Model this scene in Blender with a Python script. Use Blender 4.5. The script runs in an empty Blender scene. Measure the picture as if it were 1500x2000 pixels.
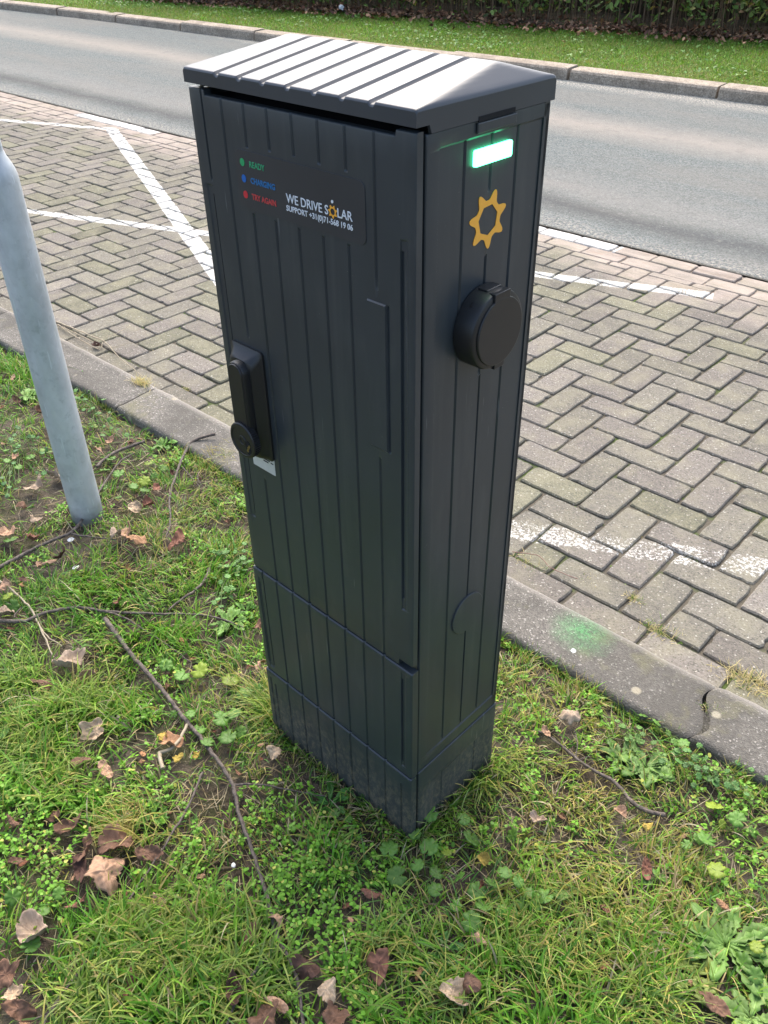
import bpy, math
import numpy as np
from mathutils import Vector, Matrix, Euler

rng = np.random.default_rng(7)
C = bpy.context.scene.collection
R = math.radians

# ------------------------------------------------------------------ camera
CAM = (0.6421, -1.5403, 1.4551); CROT = (0.9400, 0.0107, 0.7415); FPX = 1670.8
cd = bpy.data.cameras.new("camera"); cam = bpy.data.objects.new("camera", cd); C.objects.link(cam)
cam.location = CAM; cam.rotation_euler = CROT
cd.sensor_fit = 'VERTICAL'; cd.sensor_height = 32.0; cd.lens = FPX / 2000 * 32.0
cd.clip_start = 0.02; cd.clip_end = 600
bpy.context.scene.camera = cam
# ------------------------------------------------------------------ sky and sun (thin bright overcast)
SUN_DIR = Vector((-0.40, 0.46, 0.80)).normalized()
elev = math.asin(SUN_DIR.z); az = math.atan2(SUN_DIR.x, SUN_DIR.y)
W = bpy.data.worlds.new("World"); bpy.context.scene.world = W; W.use_nodes = True
nt = W.node_tree; bg = nt.nodes['Background']
sky = nt.nodes.new('ShaderNodeTexSky'); sky.sky_type = 'NISHITA'; sky.sun_disc = False
sky.sun_elevation = elev; sky.sun_rotation = az; sky.dust_density = 4.0; sky.air_density = 1.0; sky.ozone_density = 0.6
nt.links.new(sky.outputs[0], bg.inputs[0]); bg.inputs[1].default_value = 0.15
sd = bpy.data.lights.new("sun", 'SUN'); sd.energy = 1.5; sd.angle = R(62); sd.color = (1.0, 0.95, 0.87)
so = bpy.data.objects.new("sun", sd); C.objects.link(so)
so.rotation_euler = SUN_DIR.to_track_quat('Z', 'Y').to_euler()
sc = bpy.context.scene
sc.view_settings.view_transform = 'Standard'; sc.view_settings.look = 'None'
sc.view_settings.exposure = 1.42; sc.view_settings.gamma = 1.0
sc.cycles.max_bounces = 6; sc.cycles.transparent_max_bounces = 4

# ------------------------------------------------------------------ helpers
def gp(px, py, z=0.045):
    """where the view ray of photo pixel (px,py) meets the height z: used to survey where things lie on the ground"""
    Rm = Euler(CROT, 'XYZ').to_matrix()
    d = Rm @ Vector(((px - 750) / FPX, -(py - 1000) / FPX, -1)); c = Vector(CAM)
    t = (z - c.z) / d.z; p = c + d * t
    return np.array([p.x, p.y])

def tag(o, label=None, cat=None, group=None, kind=None):
    if label: o['label'] = label
    if cat: o['category'] = cat
    if group: o['group'] = group
    if kind: o['kind'] = kind
    return o

def empty(name, loc=(0, 0, 0), rot=(0, 0, 0)):
    o = bpy.data.objects.new(name, None); C.objects.link(o); o.location = loc; o.rotation_euler = rot
    o.empty_display_size = 0.05
    return o

def mobj(name, V, F, mat, parent=None, smooth=False, col=None, loc=None):
    me = bpy.data.meshes.new(name); me.from_pydata([tuple(v) for v in V], [], [tuple(f) for f in F]); me.update()
    if smooth: me.polygons.foreach_set('use_smooth', [True] * len(me.polygons))
    if col is not None:
        a = me.color_attributes.new('col', 'FLOAT_COLOR', 'POINT')
        a.data.foreach_set('color', np.concatenate([np.asarray(col, float), np.ones((len(V), 1))], 1).ravel())
    if mat: me.materials.append(mat)
    o = bpy.data.objects.new(name, me); C.objects.link(o); o.parent = parent
    if loc is not None: o.location = loc
    return o

def bigmesh(name, V, F, mat, col=None, smooth=True):
    """numpy fast path; F is (n,k)"""
    V = np.asarray(V, np.float32); F = np.asarray(F, np.int32); k = F.shape[1]
    me = bpy.data.meshes.new(name)
    me.vertices.add(len(V)); me.vertices.foreach_set('co', V.ravel())
    me.loops.add(F.size); me.loops.foreach_set('vertex_index', F.ravel())
    me.polygons.add(len(F)); me.polygons.foreach_set('loop_start', np.arange(0, F.size, k, dtype=np.int32))
    me.update(calc_edges=True)
    if smooth: me.polygons.foreach_set('use_smooth', np.ones(len(F), bool))
    if col is not None:
        a = me.color_attributes.new('col', 'FLOAT_COLOR', 'POINT')
        c = np.ones((len(V), 4), np.float32); c[:, :3] = col; a.data.foreach_set('color', c.ravel())
    me.materials.append(mat)
    o = bpy.data.objects.new(name, me); C.objects.link(o)
    return o

class MB:
    def __init__(s): s.V = []; s.F = []
    def add(s, V, F):
        n = len(s.V); s.V += [tuple(v) for v in V]; s.F += [tuple(i + n for i in f) for f in F]
    def box(s, a, b):
        x0, y0, z0 = a; x1, y1, z1 = b
        s.add([(x0,y0,z0),(x1,y0,z0),(x1,y1,z0),(x0,y1,z0),(x0,y0,z1),(x1,y0,z1),(x1,y1,z1),(x0,y1,z1)],
              [(0,3,2,1),(4,5,6,7),(0,1,5,4),(1,2,6,5),(2,3,7,6),(3,0,4,7)])
    def loft(s, rings, cap=True):
        n = len(rings[0]); b = len(s.V)
        for r in rings: s.V += [tuple(v) for v in r]
        for k in range(len(rings) - 1):
            for i in range(n):
                j = (i + 1) % n
                s.F.append((b + k*n + i, b + k*n + j, b + (k+1)*n + j, b + (k+1)*n + i))
        if cap:
            s.F.append(tuple(b + i for i in range(n))[::-1]); s.F.append(tuple(b + (len(rings)-1)*n + i for i in range(n)))
    def build(s, name, mat, parent=None, smooth=False, bevel=0, seg=2):
        o = mobj(name, s.V, s.F, mat, parent, smooth)
        me = o.data
        import bmesh
        bm = bmesh.new(); bm.from_mesh(me); bmesh.ops.recalc_face_normals(bm, faces=bm.faces); bm.to_mesh(me); bm.free()
        if bevel:
            m = o.modifiers.new('bevel', 'BEVEL'); m.width = bevel; m.segments = seg; m.limit_method = 'ANGLE'; m.angle_limit = R(35)
            m.harden_normals = False
        return o

def smooth_angle(o, deg=35):
    me = o.data; me.polygons.foreach_set('use_smooth', [True] * len(me.polygons))
    try: me.set_sharp_from_angle(angle=R(deg))
    except Exception: pass

# cheap value noise for numpy
_perm = rng.random((256, 256))
def vn(x, y, s=1.0, o=0):
    x = np.asarray(x) * s + o * 17.3 + 1000; y = np.asarray(y) * s + o * 7.7 + 1000
    i = np.floor(x).astype(int); j = np.floor(y).astype(int); fx = x - i; fy = y - j
    fx = fx * fx * (3 - 2 * fx); fy = fy * fy * (3 - 2 * fy)
    g = lambda a, b: _perm[a % 256, b % 256]
    return (g(i, j) * (1 - fx) + g(i+1, j) * fx) * (1 - fy) + (g(i, j+1) * (1 - fx) + g(i+1, j+1) * fx) * fy
def fbm(x, y, s=1.0, o=0): return vn(x, y, s, o) * .5 + vn(x, y, s*2.1, o+1) * .3 + vn(x, y, s*4.3, o+2) * .2

# ------------------------------------------------------------------ materials
class N:
    def __init__(s, name):
        s.m = bpy.data.materials.new(name); s.m.use_nodes = True; s.t = s.m.node_tree
        s.b = s.t.nodes['Principled BSDF']; s.out = s.t.nodes['Material Output']
    def n(s, typ, **kw):
        q = s.t.nodes.new(typ)
        for k, v in kw.items(): setattr(q, k, v)
        return q
    def l(s, a, b): s.t.links.new(a, b)
    def val(s, v, sock):
        if hasattr(v, 'links') or isinstance(v, bpy.types.NodeSocket): s.l(v, sock)
        else: sock.default_value = v
    def math(s, op, a, b=0.0, c=None, clamp=False):
        q = s.n('ShaderNodeMath', operation=op); q.use_clamp = clamp
        s.val(a, q.inputs[0]); s.val(b, q.inputs[1])
        if c is not None: s.val(c, q.inputs[2])
        return q.outputs[0]
    def noise(s, scale, detail=4, rough=.55, vec=None, dist=0):
        q = s.n('ShaderNodeTexNoise'); q.inputs['Scale'].default_value = scale; q.inputs['Detail'].default_value = detail
        q.inputs['Roughness'].default_value = rough; q.inputs['Distortion'].default_value = dist
        if vec is None: vec = s.obj()
        s.l(vec, q.inputs['Vector']); return q.outputs[0]
    def voro(s, scale, vec=None, feature='F1', out=0, rand=1.0):
        q = s.n('ShaderNodeTexVoronoi', feature=feature); q.inputs['Scale'].default_value = scale
        q.inputs['Randomness'].default_value = rand
        if vec is None: vec = s.obj()
        s.l(vec, q.inputs['Vector']); return q.outputs[out]
    def obj(s):
        if not hasattr(s, '_tc'): s._tc = s.n('ShaderNodeTexCoord')
        return s._tc.outputs['Object']
    def xyz(s):
        if not hasattr(s, '_xyz'):
            q = s.n('ShaderNodeSeparateXYZ'); s.l(s.obj(), q.inputs[0]); s._xyz = q.outputs
        return s._xyz
    def scaled(s, sx, sy, sz):
        q = s.n('ShaderNodeMapping'); q.inputs['Scale'].default_value = (sx, sy, sz); s.l(s.obj(), q.inputs[0]); return q.outputs[0]
    def ramp(s, fac, stops):
        q = s.n('ShaderNodeValToRGB'); el = q.color_ramp.elements
        while len(el) < len(stops): el.new(.5)
        for e, (p, c) in zip(el, stops):
            e.position = p; e.color = (c, c, c, 1) if not isinstance(c, tuple) else (*c, 1)
        s.l(fac, q.inputs[0]); return q.outputs[0]
    def mix(s, fac, a, b, mode='MIX'):
        q = s.n('ShaderNodeMix', data_type='RGBA', blend_type=mode)
        s.val(fac, q.inputs[0])
        for v, i in ((a, 6), (b, 7)):
            if isinstance(v, tuple): q.inputs[i].default_value = (*v, 1)
            else: s.l(v, q.inputs[i])
        return q.outputs[2]
    def attr(s, name='col'):
        q = s.n('ShaderNodeAttribute'); q.attribute_name = name; return q.outputs[0]
    def bump(s, h, strength=.5, dist=.002, prev=None):
        q = s.n('ShaderNodeBump'); q.inputs['Strength'].default_value = strength; q.inputs['Distance'].default_value = dist
        s.l(h, q.inputs['Height'])
        if prev is not None: s.l(prev, q.inputs['Normal'])
        return q.outputs[0]
    def fin(s, col=None, rough=None, normal=None, spec=None, metal=None):
        if col is not None: s.val((*col, 1) if isinstance(col, tuple) else col, s.b.inputs['Base Color'])
        if rough is not None: s.val(rough, s.b.inputs['Roughness'])
        if normal is not None: s.l(normal, s.b.inputs['Normal'])
        if spec is not None: s.b.inputs['Specular IOR Level'].default_value = spec
        if metal is not None: s.val(metal, s.b.inputs['Metallic'])
        return s.m

def plastic(name, base, rough, dirt=True):
    n = N(name); z = n.xyz()[2]
    big = n.noise(6, 3); fine = n.noise(700, 2)
    c = n.mix(n.ramp(big, [(.3, 0.0), (.7, 1.0)]), tuple(b * .88 for b in base), tuple(b * 1.12 for b in base))
    r = n.math('ADD', n.math('MULTIPLY', big, .12), rough - .06)
    if dirt:
        # splashed earth low on the plinth, a few pale specks all over
        h = n.math('SUBTRACT', n.math('ADD', .12, n.math('MULTIPLY', n.noise(9, 3), .10)), z); h = n.math('MULTIPLY', h, 11.0, clamp=True)
        streak = n.noise(120, 8, .75, n.scaled(1, 1, .6))
        m = n.math('MULTIPLY', h, n.ramp(streak, [(.46, 0.0), (.66, 1.0)]))
        film = n.math('MULTIPLY', h, .35)
        c = n.mix(film, c, (.055, .052, .042))
        c = n.mix(n.math('MULTIPLY', m, .9), c, (.17, .14, .095))
        sp = n.ramp(n.voro(120), [(.05, 1.0), (.075, 0.0)])
        sp = n.math('MULTIPLY', sp, n.ramp(n.noise(25, 2), [(.56, 0.0), (.66, 1.0)]))
        c = n.mix(n.math('MULTIPLY', sp, .55), c, (.30, .29, .26))
        dust = n.ramp(n.noise(30, 5, .6, n.scaled(1, 1, .25)), [(.52, 0.0), (.8, 1.0)])
        c = n.mix(n.math('MULTIPLY', dust, .12), c, (.2, .2, .18))
        runs = n.ramp(n.noise(42, 4, .6, n.scaled(1, 1, .04)), [(.56, 0.0), (.74, 1.0)])
        c = n.mix(n.math('MULTIPLY', runs, .06), c, (.24, .24, .22))
        scr = n.ramp(n.noise(160, 2, .5, n.scaled(1, 1, .06)), [(.70, 0.0), (.74, 1.0)])
        c = n.mix(n.math('MULTIPLY', n.math('MULTIPLY', scr, n.ramp(n.noise(4, 2), [(.5, 0.0), (.6, 1.0)])), .25), c, (.35, .36, .36))
        r = n.math('ADD', r, n.math('MULTIPLY', h, .25))
    return n.fin(c, r, n.bump(fine, .12, .0004), spec=.5)

M = {}
M['body'] = plastic('anthracite_plastic', (.035, .0425, .048), .37)
M['lid'] = plastic('anthracite_lid_plastic', (.042, .047, .054), .38, dirt=False)
M['black'] = plastic('black_plastic', (.013, .013, .014), .40, dirt=False)
M['dark'] = N('dark_interior').fin((.004, .004, .005), .9)
def flat(name, c, r=.5): return N(name).fin(c, r)
M['label'] = plastic('label_film', (.040, .043, .048), .30, dirt=False)
M['white'] = flat('white_print', (.75, .77, .8)); M['green'] = flat('green_print', (.02, .36, .12))
M['blue'] = flat('blue_print', (.01, .13, .45)); M['red'] = flat('red_print', (.62, .03, .04))
M['blue_text'] = flat('blue_lettering', (.02, .15, .36)); M['green_text'] = flat('green_lettering', (.04, .34, .15)); M['red_text'] = flat('red_lettering', (.55, .06, .06))
M['orange'] = flat('orange_film', (1.0, .46, .05), .4)
n = N('sticker_paper'); M['sticker'] = n.fin(n.mix(n.noise(90, 3), (.5, .5, .45), (.66, .65, .6)), .5)
n = N('status_lamp'); n.b.inputs['Base Color'].default_value = (.2, .8, .5, 1)
n.b.inputs['Emission Color'].default_value = (.10, 1.0, .42, 1); n.b.inputs['Emission Strength'].default_value = 3.3; M['lamp'] = n.m
n = N('brass'); M['brass'] = n.fin((.35, .27, .14), .4, metal=1.0)

n = N('galvanised_steel')
v = n.voro(55, out=1); sg = n.n('ShaderNodeSeparateColor'); n.l(v, sg.inputs[0])
bl = n.noise(14, 5, .6, n.scaled(1, 1, .5)); st = n.noise(40, 6, .7)
c = n.mix(n.ramp(bl, [(.35, 0.0), (.65, 1.0)]), (.40, .43, .44), (.60, .62, .63))
c = n.mix(n.math('MULTIPLY', sg.outputs[0], .22), c, (.62, .66, .68))
c = n.mix(n.ramp(st, [(.55, 0.0), (.72, .5)]), c, (.26, .29, .30))
zz = n.math('MULTIPLY', n.math('SUBTRACT', n.math('ADD', .045, n.math('MULTIPLY', n.noise(30, 4), .06)), n.xyz()[2]), 22, clamp=True)
c = n.mix(n.math('MULTIPLY', zz, .65), c, (.10, .085, .06))
scr = n.ramp(n.noise(120, 2, .5, n.scaled(1, 1, .12)), [(.66, 0.0), (.70, .5)]); c = n.mix(scr, c, (.68, .72, .74))
M['galv'] = n.fin(c, n.ramp(bl, [(.3, .42), (.7, .6)]), n.bump(st, .15, .0006), metal=.2)

n = N('asphalt')
y = n.xyz()[1]; x = n.xyz()[0]
agg = n.voro(150, out=1); ag = n.n('ShaderNodeSeparateColor'); n.l(agg, ag.inputs[0])
agd = n.voro(150)
c = n.mix(ag.outputs[0], (.086, .098, .100), (.215, .23, .23))
lrg = n.noise(1.3, 5, .6, n.scaled(.35, 1.4, 1))
c = n.mix(n.ramp(lrg, [(.42, 0.0), (.62, .45)]), c, (.20, .188, .175))
# polished wheel track with pale dust, darker tarry band along the paving, gritty edges
def band(n, y, c0, w): return n.math('SUBTRACT', 1.0, n.math('DIVIDE', n.math('ABSOLUTE', n.math('SUBTRACT', y, c0)), w), clamp=True)
wob = n.math('ADD', y, n.math('MULTIPLY', n.noise(1.1, 4), .35))
c = n.mix(n.math('MULTIPLY', band(n, wob, 4.75, .45), .75), c, (.30, .27, .245))
c = n.mix(n.math('MULTIPLY', band(n, wob, 3.25, .38), .35), c, (.27, .25, .235))
c = n.mix(n.math('MULTIPLY', band(n, wob, 2.93, .20), .62), c, (.060, .062, .065))
grit = n.ramp(n.noise(60, 5, .7), [(.48, 0.0), (.6, 1.0)])
e1 = n.math('MULTIPLY', band(n, wob, 2.60, .17), grit); c = n.mix(n.math('MULTIPLY', e1, .8), c, (.40, .36, .32))
e3 = band(n, n.math('ADD', y, n.math('MULTIPLY', n.noise(14, 4), .02)), 2.385, .03); c = n.mix(n.math('MULTIPLY', e3, .9), c, (.05, .046, .04))
e2 = n.math('MULTIPLY', band(n, wob, 6.12, .22), grit); c = n.mix(n.math('MULTIPLY', e2, .9), c, (.55, .50, .44))
spk = n.ramp(n.voro(26), [(.04, 1.0), (.06, 0.0)]); spk = n.math('MULTIPLY', spk, n.ramp(n.noise(6), [(.45, 0.0), (.55, .9)]))
c = n.mix(n.ramp(n.noise(9, 6, .7), [(.5, 0.0), (.72, .35)]), c, (.11, .112, .11))
c = n.mix(n.ramp(n.noise(30, 3, .7), [(.56, 0.0), (.7, .3)]), c, (.34, .33, .31))
c = n.mix(spk, c, (.7, .68, .65))
c = n.mix(1.0, c, (1.0, 1.0, .955), 'MULTIPLY'); M['asphalt'] = n.fin(c, .95, n.bump(agd, .9, .004), spec=.08)

# ---- line paint on the paving: segments in ground coordinates
LINES = [((-5.55, 2.16), (-0.80, -0.02), .044, 0.14), ((-4.9, .42), (-.72, 2.05), .036, .24), ((-.62, -.02), (1.4, 1.02), .041, .43), ((-7.6, 1.35), (-5.55, 2.18), .036, .26)]
def paint(n, mask_only=False):
    X, Y, _ = n.xyz(); edge = n.math('MULTIPLY', n.math('SUBTRACT', n.noise(38, 5, .7), .5), .055)
    wear = n.noise(120, 5, .75); big = n.noise(5.5, 3)
    tot = None
    for (x0, y0), (x1, y1), hw, w in LINES:
        L = math.hypot(x1 - x0, y1 - y0); dx, dy = (x1 - x0) / L, (y1 - y0) / L
        rx = n.math('SUBTRACT', X, x0); ry = n.math('SUBTRACT', Y, y0)
        d = n.math('ABSOLUTE', n.math('ADD', n.math('MULTIPLY', rx, -dy), n.math('MULTIPLY', ry, dx)))
        t = n.math('ADD', n.math('MULTIPLY', rx, dx), n.math('MULTIPLY', ry, dy))
        e = edge if w > .3 else n.math('MULTIPLY', edge, .35)
        m = n.math('LESS_THAN', n.math('ADD', d, e), hw)
        m = n.math('MULTIPLY', m, n.math('GREATER_THAN', t, 0.0)); m = n.math('MULTIPLY', m, n.math('LESS_THAN', t, L))
        th = n.math('ADD', n.math('MULTIPLY', wear, .75), n.math('MULTIPLY', big, .25))
        m = n.math('MULTIPLY', m, n.math('GREATER_THAN', th, .36 + w * .38))
        tot = m if tot is None else n.math('MAXIMUM', tot, m)
    # white dashes of the edge row by the carriageway
    for a, b in ((-6.25, -5.2), (-2.45, -1.33)):
        m = n.math('MULTIPLY', n.math('GREATER_THAN', X, a), n.math('LESS_THAN', X, b))
        m = n.math('MULTIPLY', m, n.math('GREATER_THAN', Y, 2.258)); m = n.math('MULTIPLY', m, n.math('GREATER_THAN', n.math('ADD', n.math('MULTIPLY', wear, .6), n.math('MULTIPLY', big, .4)), .39))
        tot = n.math('MAXIMUM', tot, m)
    return tot

n = N('concrete_paver')
base = n.attr(); z = n.xyz()
ag = n.voro(260, out=1); ags = n.n('ShaderNodeSeparateColor'); n.l(ag, ags.inputs[0])
c = n.mix(.5, base, n.mix(ags.outputs[0], (.14, .13, .118), (.46, .43, .40)), 'OVERLAY')
c = n.mix(n.math('MULTIPLY', n.math('GREATER_THAN', ags.outputs[1], .95), n.math('MULTIPLY', ags.outputs[0], .65)), c, (.50, .48, .42))
c = n.mix(n.math('MULTIPLY', n.math('GREATER_THAN', ags.outputs[2], .90), .7), c, (.09, .085, .07))
blot = n.noise(9, 5, .65); c = n.mix(n.ramp(blot, [(.45, 0.0), (.75, .5)]), c, (.30, .28, .19))
blot2 = n.noise(23, 5, .65); c = n.mix(n.ramp(blot2, [(.5, 0.0), (.8, .45)]), c, (.17, .155, .14))
# pale sandy dust towards the carriageway
dz = n.math('MULTIPLY', n.math('SUBTRACT', n.math('ADD', z[1], n.math('MULTIPLY', n.math('SUBTRACT', n.noise(1.5, 5, .65), .5), 1.3)), 1.88), 3.2, clamp=True)
dn = n.noise(7, 6, .7, n.scaled(.5, 1.6, 1))
c = n.mix(n.math('MULTIPLY', dz, n.ramp(dn, [(.3, .25), (.6, .8)])), c, (.40, .335, .285))
c = n.mix(n.math('MULTIPLY', dz, n.ramp(n.noise(5, 6, .75, n.scaled(.45, 1.5, 1)), [(.55, 0.0), (.68, .55)])), c, (.23, .16, .115))
pm = paint(n)
pw = n.mix(n.ramp(n.noise(60, 5, .7), [(.35, 0.0), (.7, .65)]), (.62, .61, .57), (.30, .28, .245))
c = n.mix(n.math('MULTIPLY', pm, .93), c, pw)
M['paver'] = n.fin(c, .92, n.bump(n.voro(260), .5, .0016, n.bump(n.noise(70, 6, .7), .7, .004)), spec=.12)

n = N('joint_sand')
z = n.xyz()
j = n.noise(140, 6, .7); c = n.mix(j, (.060, .053, .042), (.17, .152, .118))
mo = n.ramp(n.noise(4.5, 5, .65), [(.50, 0.0), (.60, 1.0)]); c = n.mix(n.math('MULTIPLY', mo, .8), c, n.mix(j, (.03, .06, .012), (.10, .15, .03)))
dz = n.math('MULTIPLY', n.math('SUBTRACT', z[1], 1.85), 4.0, clamp=True); c = n.mix(n.math('MULTIPLY', dz, .8), c, (.30, .25, .205))
M['joint'] = n.fin(c, .95, n.bump(j, .8, .004), spec=.1)

n = N('kerb_concrete')
ag = n.voro(300, out=1); ags = n.n('ShaderNodeSeparateColor'); n.l(ag, ags.inputs[0])
c = n.mix(ags.outputs[0], (.095, .088, .076), (.185, .172, .150))
c = n.mix(n.math('MULTIPLY', n.math('GREATER_THAN', ags.outputs[1], .95), .55), c, (.5, .47, .42))
bl = n.noise(4.5, 6, .7); c = n.mix(n.ramp(bl, [(.42, 0.0), (.60, .7)]), c, (.075, .070, .060))
c = n.mix(n.ramp(n.noise(8, 5, .6), [(.56, 0.0), (.7, .45)]), c, (.19, .18, .085))
c = n.mix(n.ramp(n.voro(9), [(.07, 1.0), (.11, 0.0)]), c, n.mix(bl, (.25, .20, .11), (.33, .32, .27)))
X, Y, Z = n.xyz()
edge = n.math('MULTIPLY', n.math('SUBTRACT', Y, -.152), 40, clamp=True)
c = n.mix(n.math('MULTIPLY', edge, .45), c, (.36, .33, .29))
gx, gy = gp(1138, 1232, .06)
d = n.math('SQRT', n.math('ADD', n.math('POWER', n.math('SUBTRACT', X, float(gx)), 2), n.math('POWER', n.math('MULTIPLY', n.math('SUBTRACT', Y, float(gy)), 1.1), 2)))
gm = n.math('SUBTRACT', 1.0, n.math('DIVIDE', n.math('ADD', d, n.math('MULTIPLY', n.noise(30, 4), .05)), .115), clamp=True)
c = n.mix(n.math('MULTIPLY', n.math('POWER', gm, 1.1), n.ramp(n.noise(110, 6, .8), [(.38, .25), (.56, 1.0)])), c, n.mix(ags.outputs[0], (.05, .15, .06), (.12, .40, .14)))
gx, gy = gp(1120, 1268, .06)
d = n.math('SQRT', n.math('ADD', n.math('POWER', n.math('SUBTRACT', X, float(gx)), 2), n.math('POWER', n.math('SUBTRACT', Y, float(gy)), 2)))
c = n.mix(n.math('LESS_THAN', n.math('ADD', d, n.math('MULTIPLY', n.noise(120, 4), .014)), .0135), c, (.7, .72, .72))
M['kerb'] = n.fin(c, .85, n.bump(n.voro(300), .6, .002, n.bump(n.noise(45, 6, .7), .6, .004)), spec=.25)

n = N('far_kerb_concrete')
ag = n.voro(110, out=1); ags = n.n('ShaderNodeSeparateColor'); n.l(ag, ags.inputs[0])
c = n.mix(ags.outputs[0], (.22, .18, .135), (.45, .385, .305)); bl = n.noise(5, 6, .7)
c = n.mix(n.ramp(bl, [(.42, 0.0), (.65, .7)]), c, (.16, .13, .10)); M['kerb_far'] = n.fin(c, .85, n.bump(n.noise(60, 5), .6, .004), spec=.25)

n = N('soil')
a = n.noise(60, 7, .7); b = n.noise(7, 4)
c = n.mix(n.ramp(a, [(.35, 0.0), (.7, 1.0)]), (.022, .017, .012), (.12, .094, .068))
c = n.mix(n.ramp(b, [(.4, 0.0), (.62, .45)]), c, (.17, .145, .11))
c = n.mix(n.ramp(n.noise(17, 5), [(.5, 0.0), (.62, .5)]), c, (.045, .062, .014))
c = n.mix(n.ramp(n.voro(150), [(.12, .7), (.17, 0.0)]), c, (.24, .215, .18))
M['soil'] = n.fin(c, .95, n.bump(a, 1.0, .012, n.bump(n.voro(150), .4, .003)), spec=.15)
n = N('far_turf')
a = n.noise(40, 7, .7); b = n.noise(2.2, 5, .6)
c = n.mix(n.ramp(a, [(.35, 0.0), (.7, 1.0)]), (.05, .085, .014), (.16, .22, .04))
c = n.mix(n.ramp(b, [(.45, 0.0), (.65, .5)]), c, (.17, .18, .05)); M['turf'] = n.fin(c, .95, n.bump(a, 1, .03), spec=.1)
M['ground'] = N('ground_earth').fin((.06, .055, .035), .95)

def foliage(name, rough=.5, transl=.3, spec=.35, spots=None):
    n = N(name); a = n.attr(); j = n.noise(90, 3)
    c = n.mix(.35, a, n.mix(j, (.25, .25, .25), (.75, .75, .75)), 'OVERLAY')
    if spots:
        c = n.mix(n.ramp(n.noise(140, 6, .75), [(.5, 0.0), (.72, .55)]), c, spots)
    n.fin(c, rough, spec=spec, normal=n.bump(n.noise(260, 3), .35, .001))
    t = n.n('ShaderNodeBsdfTranslucent'); n.l(n.mix(1.0, c, (1.0, 1.0, .75), 'MULTIPLY'), t.inputs[0])
    mx = n.n('ShaderNodeMixShader'); mx.inputs[0].default_value = transl
    n.l(n.b.outputs[0], mx.inputs[1]); n.l(t.outputs[0], mx.inputs[2]); n.l(mx.outputs[0], n.out.inputs[0])
    return n.m
M['grass'] = foliage('grass_blade', .45, .34); M['leaf'] = foliage('green_leaf', .48, .28)
M['dead'] = foliage('dead_leaf', .7, .10, .2, spots=(.13, .07, .04)); M['hedge'] = foliage('hedge_leaf', .5, .25)
n = N('twig_bark'); a = n.noise(90, 6, .7, n.scaled(1, 1, 1))
M['bark'] = n.fin(n.mix(n.ramp(a, [(.35, 0.0), (.7, 1.0)]), (.035, .026, .022), (.19, .155, .125)), .8, n.bump(a, 1.0, .003))
n = N('pale_stalk'); M['stalk'] = n.fin(n.mix(n.noise(60, 4), (.20, .16, .10), (.45, .38, .27)), .7)
n = N('red_twig_bark'); M['redbark'] = n.fin(n.mix(n.noise(60, 4), (.12, .04, .03), (.34, .22, .17)), .7)
n = N('pebble_stone'); M['pebble'] = n.fin(n.mix(n.noise(70, 4), (.26, .22, .18), (.48, .44, .38)), .7)
M['paper'] = N('white_scrap').fin((.78, .78, .76), .6)

# ------------------------------------------------------------------ ground sheets
def zsoil(x, y):
    x = np.asarray(x, float); y = np.asarray(y, float)
    return .036 + .016 * (fbm(x, y, 3, 3) - .5) + .014 * (fbm(x, y, 14, 5) - .5) - .006 * np.exp(-((y + .30) / .03) ** 2)
def zfar(x, y): return .085 + .05 * (fbm(x, y, 1.2, 9) - .5) + .03 * np.clip(y - 7.5, 0, 3)
def sheet(name, x0, x1, y0, y1, nx, ny, zf, mat, warp=None):
    xs = np.linspace(x0, x1, nx); ys = np.linspace(y0, y1, ny); X, Y = np.meshgrid(xs, ys)
    if warp is not None: Y = warp(X, Y)
    Z = zf(X, Y) if callable(zf) else np.full(X.shape, zf)
    V = np.stack([X, Y, Z], -1).reshape(-1, 3); i = np.arange(nx - 1)[None] + nx * np.arange(ny - 1)[:, None]
    F = np.stack([i, i + 1, i + 1 + nx, i + nx], -1).reshape(-1, 4)
    o = bigmesh(name, V, F, mat); o['kind'] = 'structure'; return o
sheet('ground', -150, 150, -120, 180, 30, 30, -.12, M['ground'])
sheet('verge_soil', -7, 3.6, -4.2, -.28, 700, 300, zsoil, M['soil'])
def yk(x):  # near face of the far kerb, bending gently to the left
    x = np.asarray(x, float); return 6.03 + .045 * (x + 3.0) * (x > -3.0) - .006 * np.clip(-9.0 - x, 0, 20) ** 2 * 1.2 + .028 * np.clip(x + 3, -6, 0)
sheet('road', -32, 14, 2.372, 6.3, 60, 12, .000, M['asphalt'])
sheet('far_verge', -32, 14, 6.15, 16, 240, 100, zfar, M['turf'], warp=lambda X, Y: Y + (yk(X) - 6.03) * np.clip((9 - Y) / 3, 0, 1))

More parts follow.
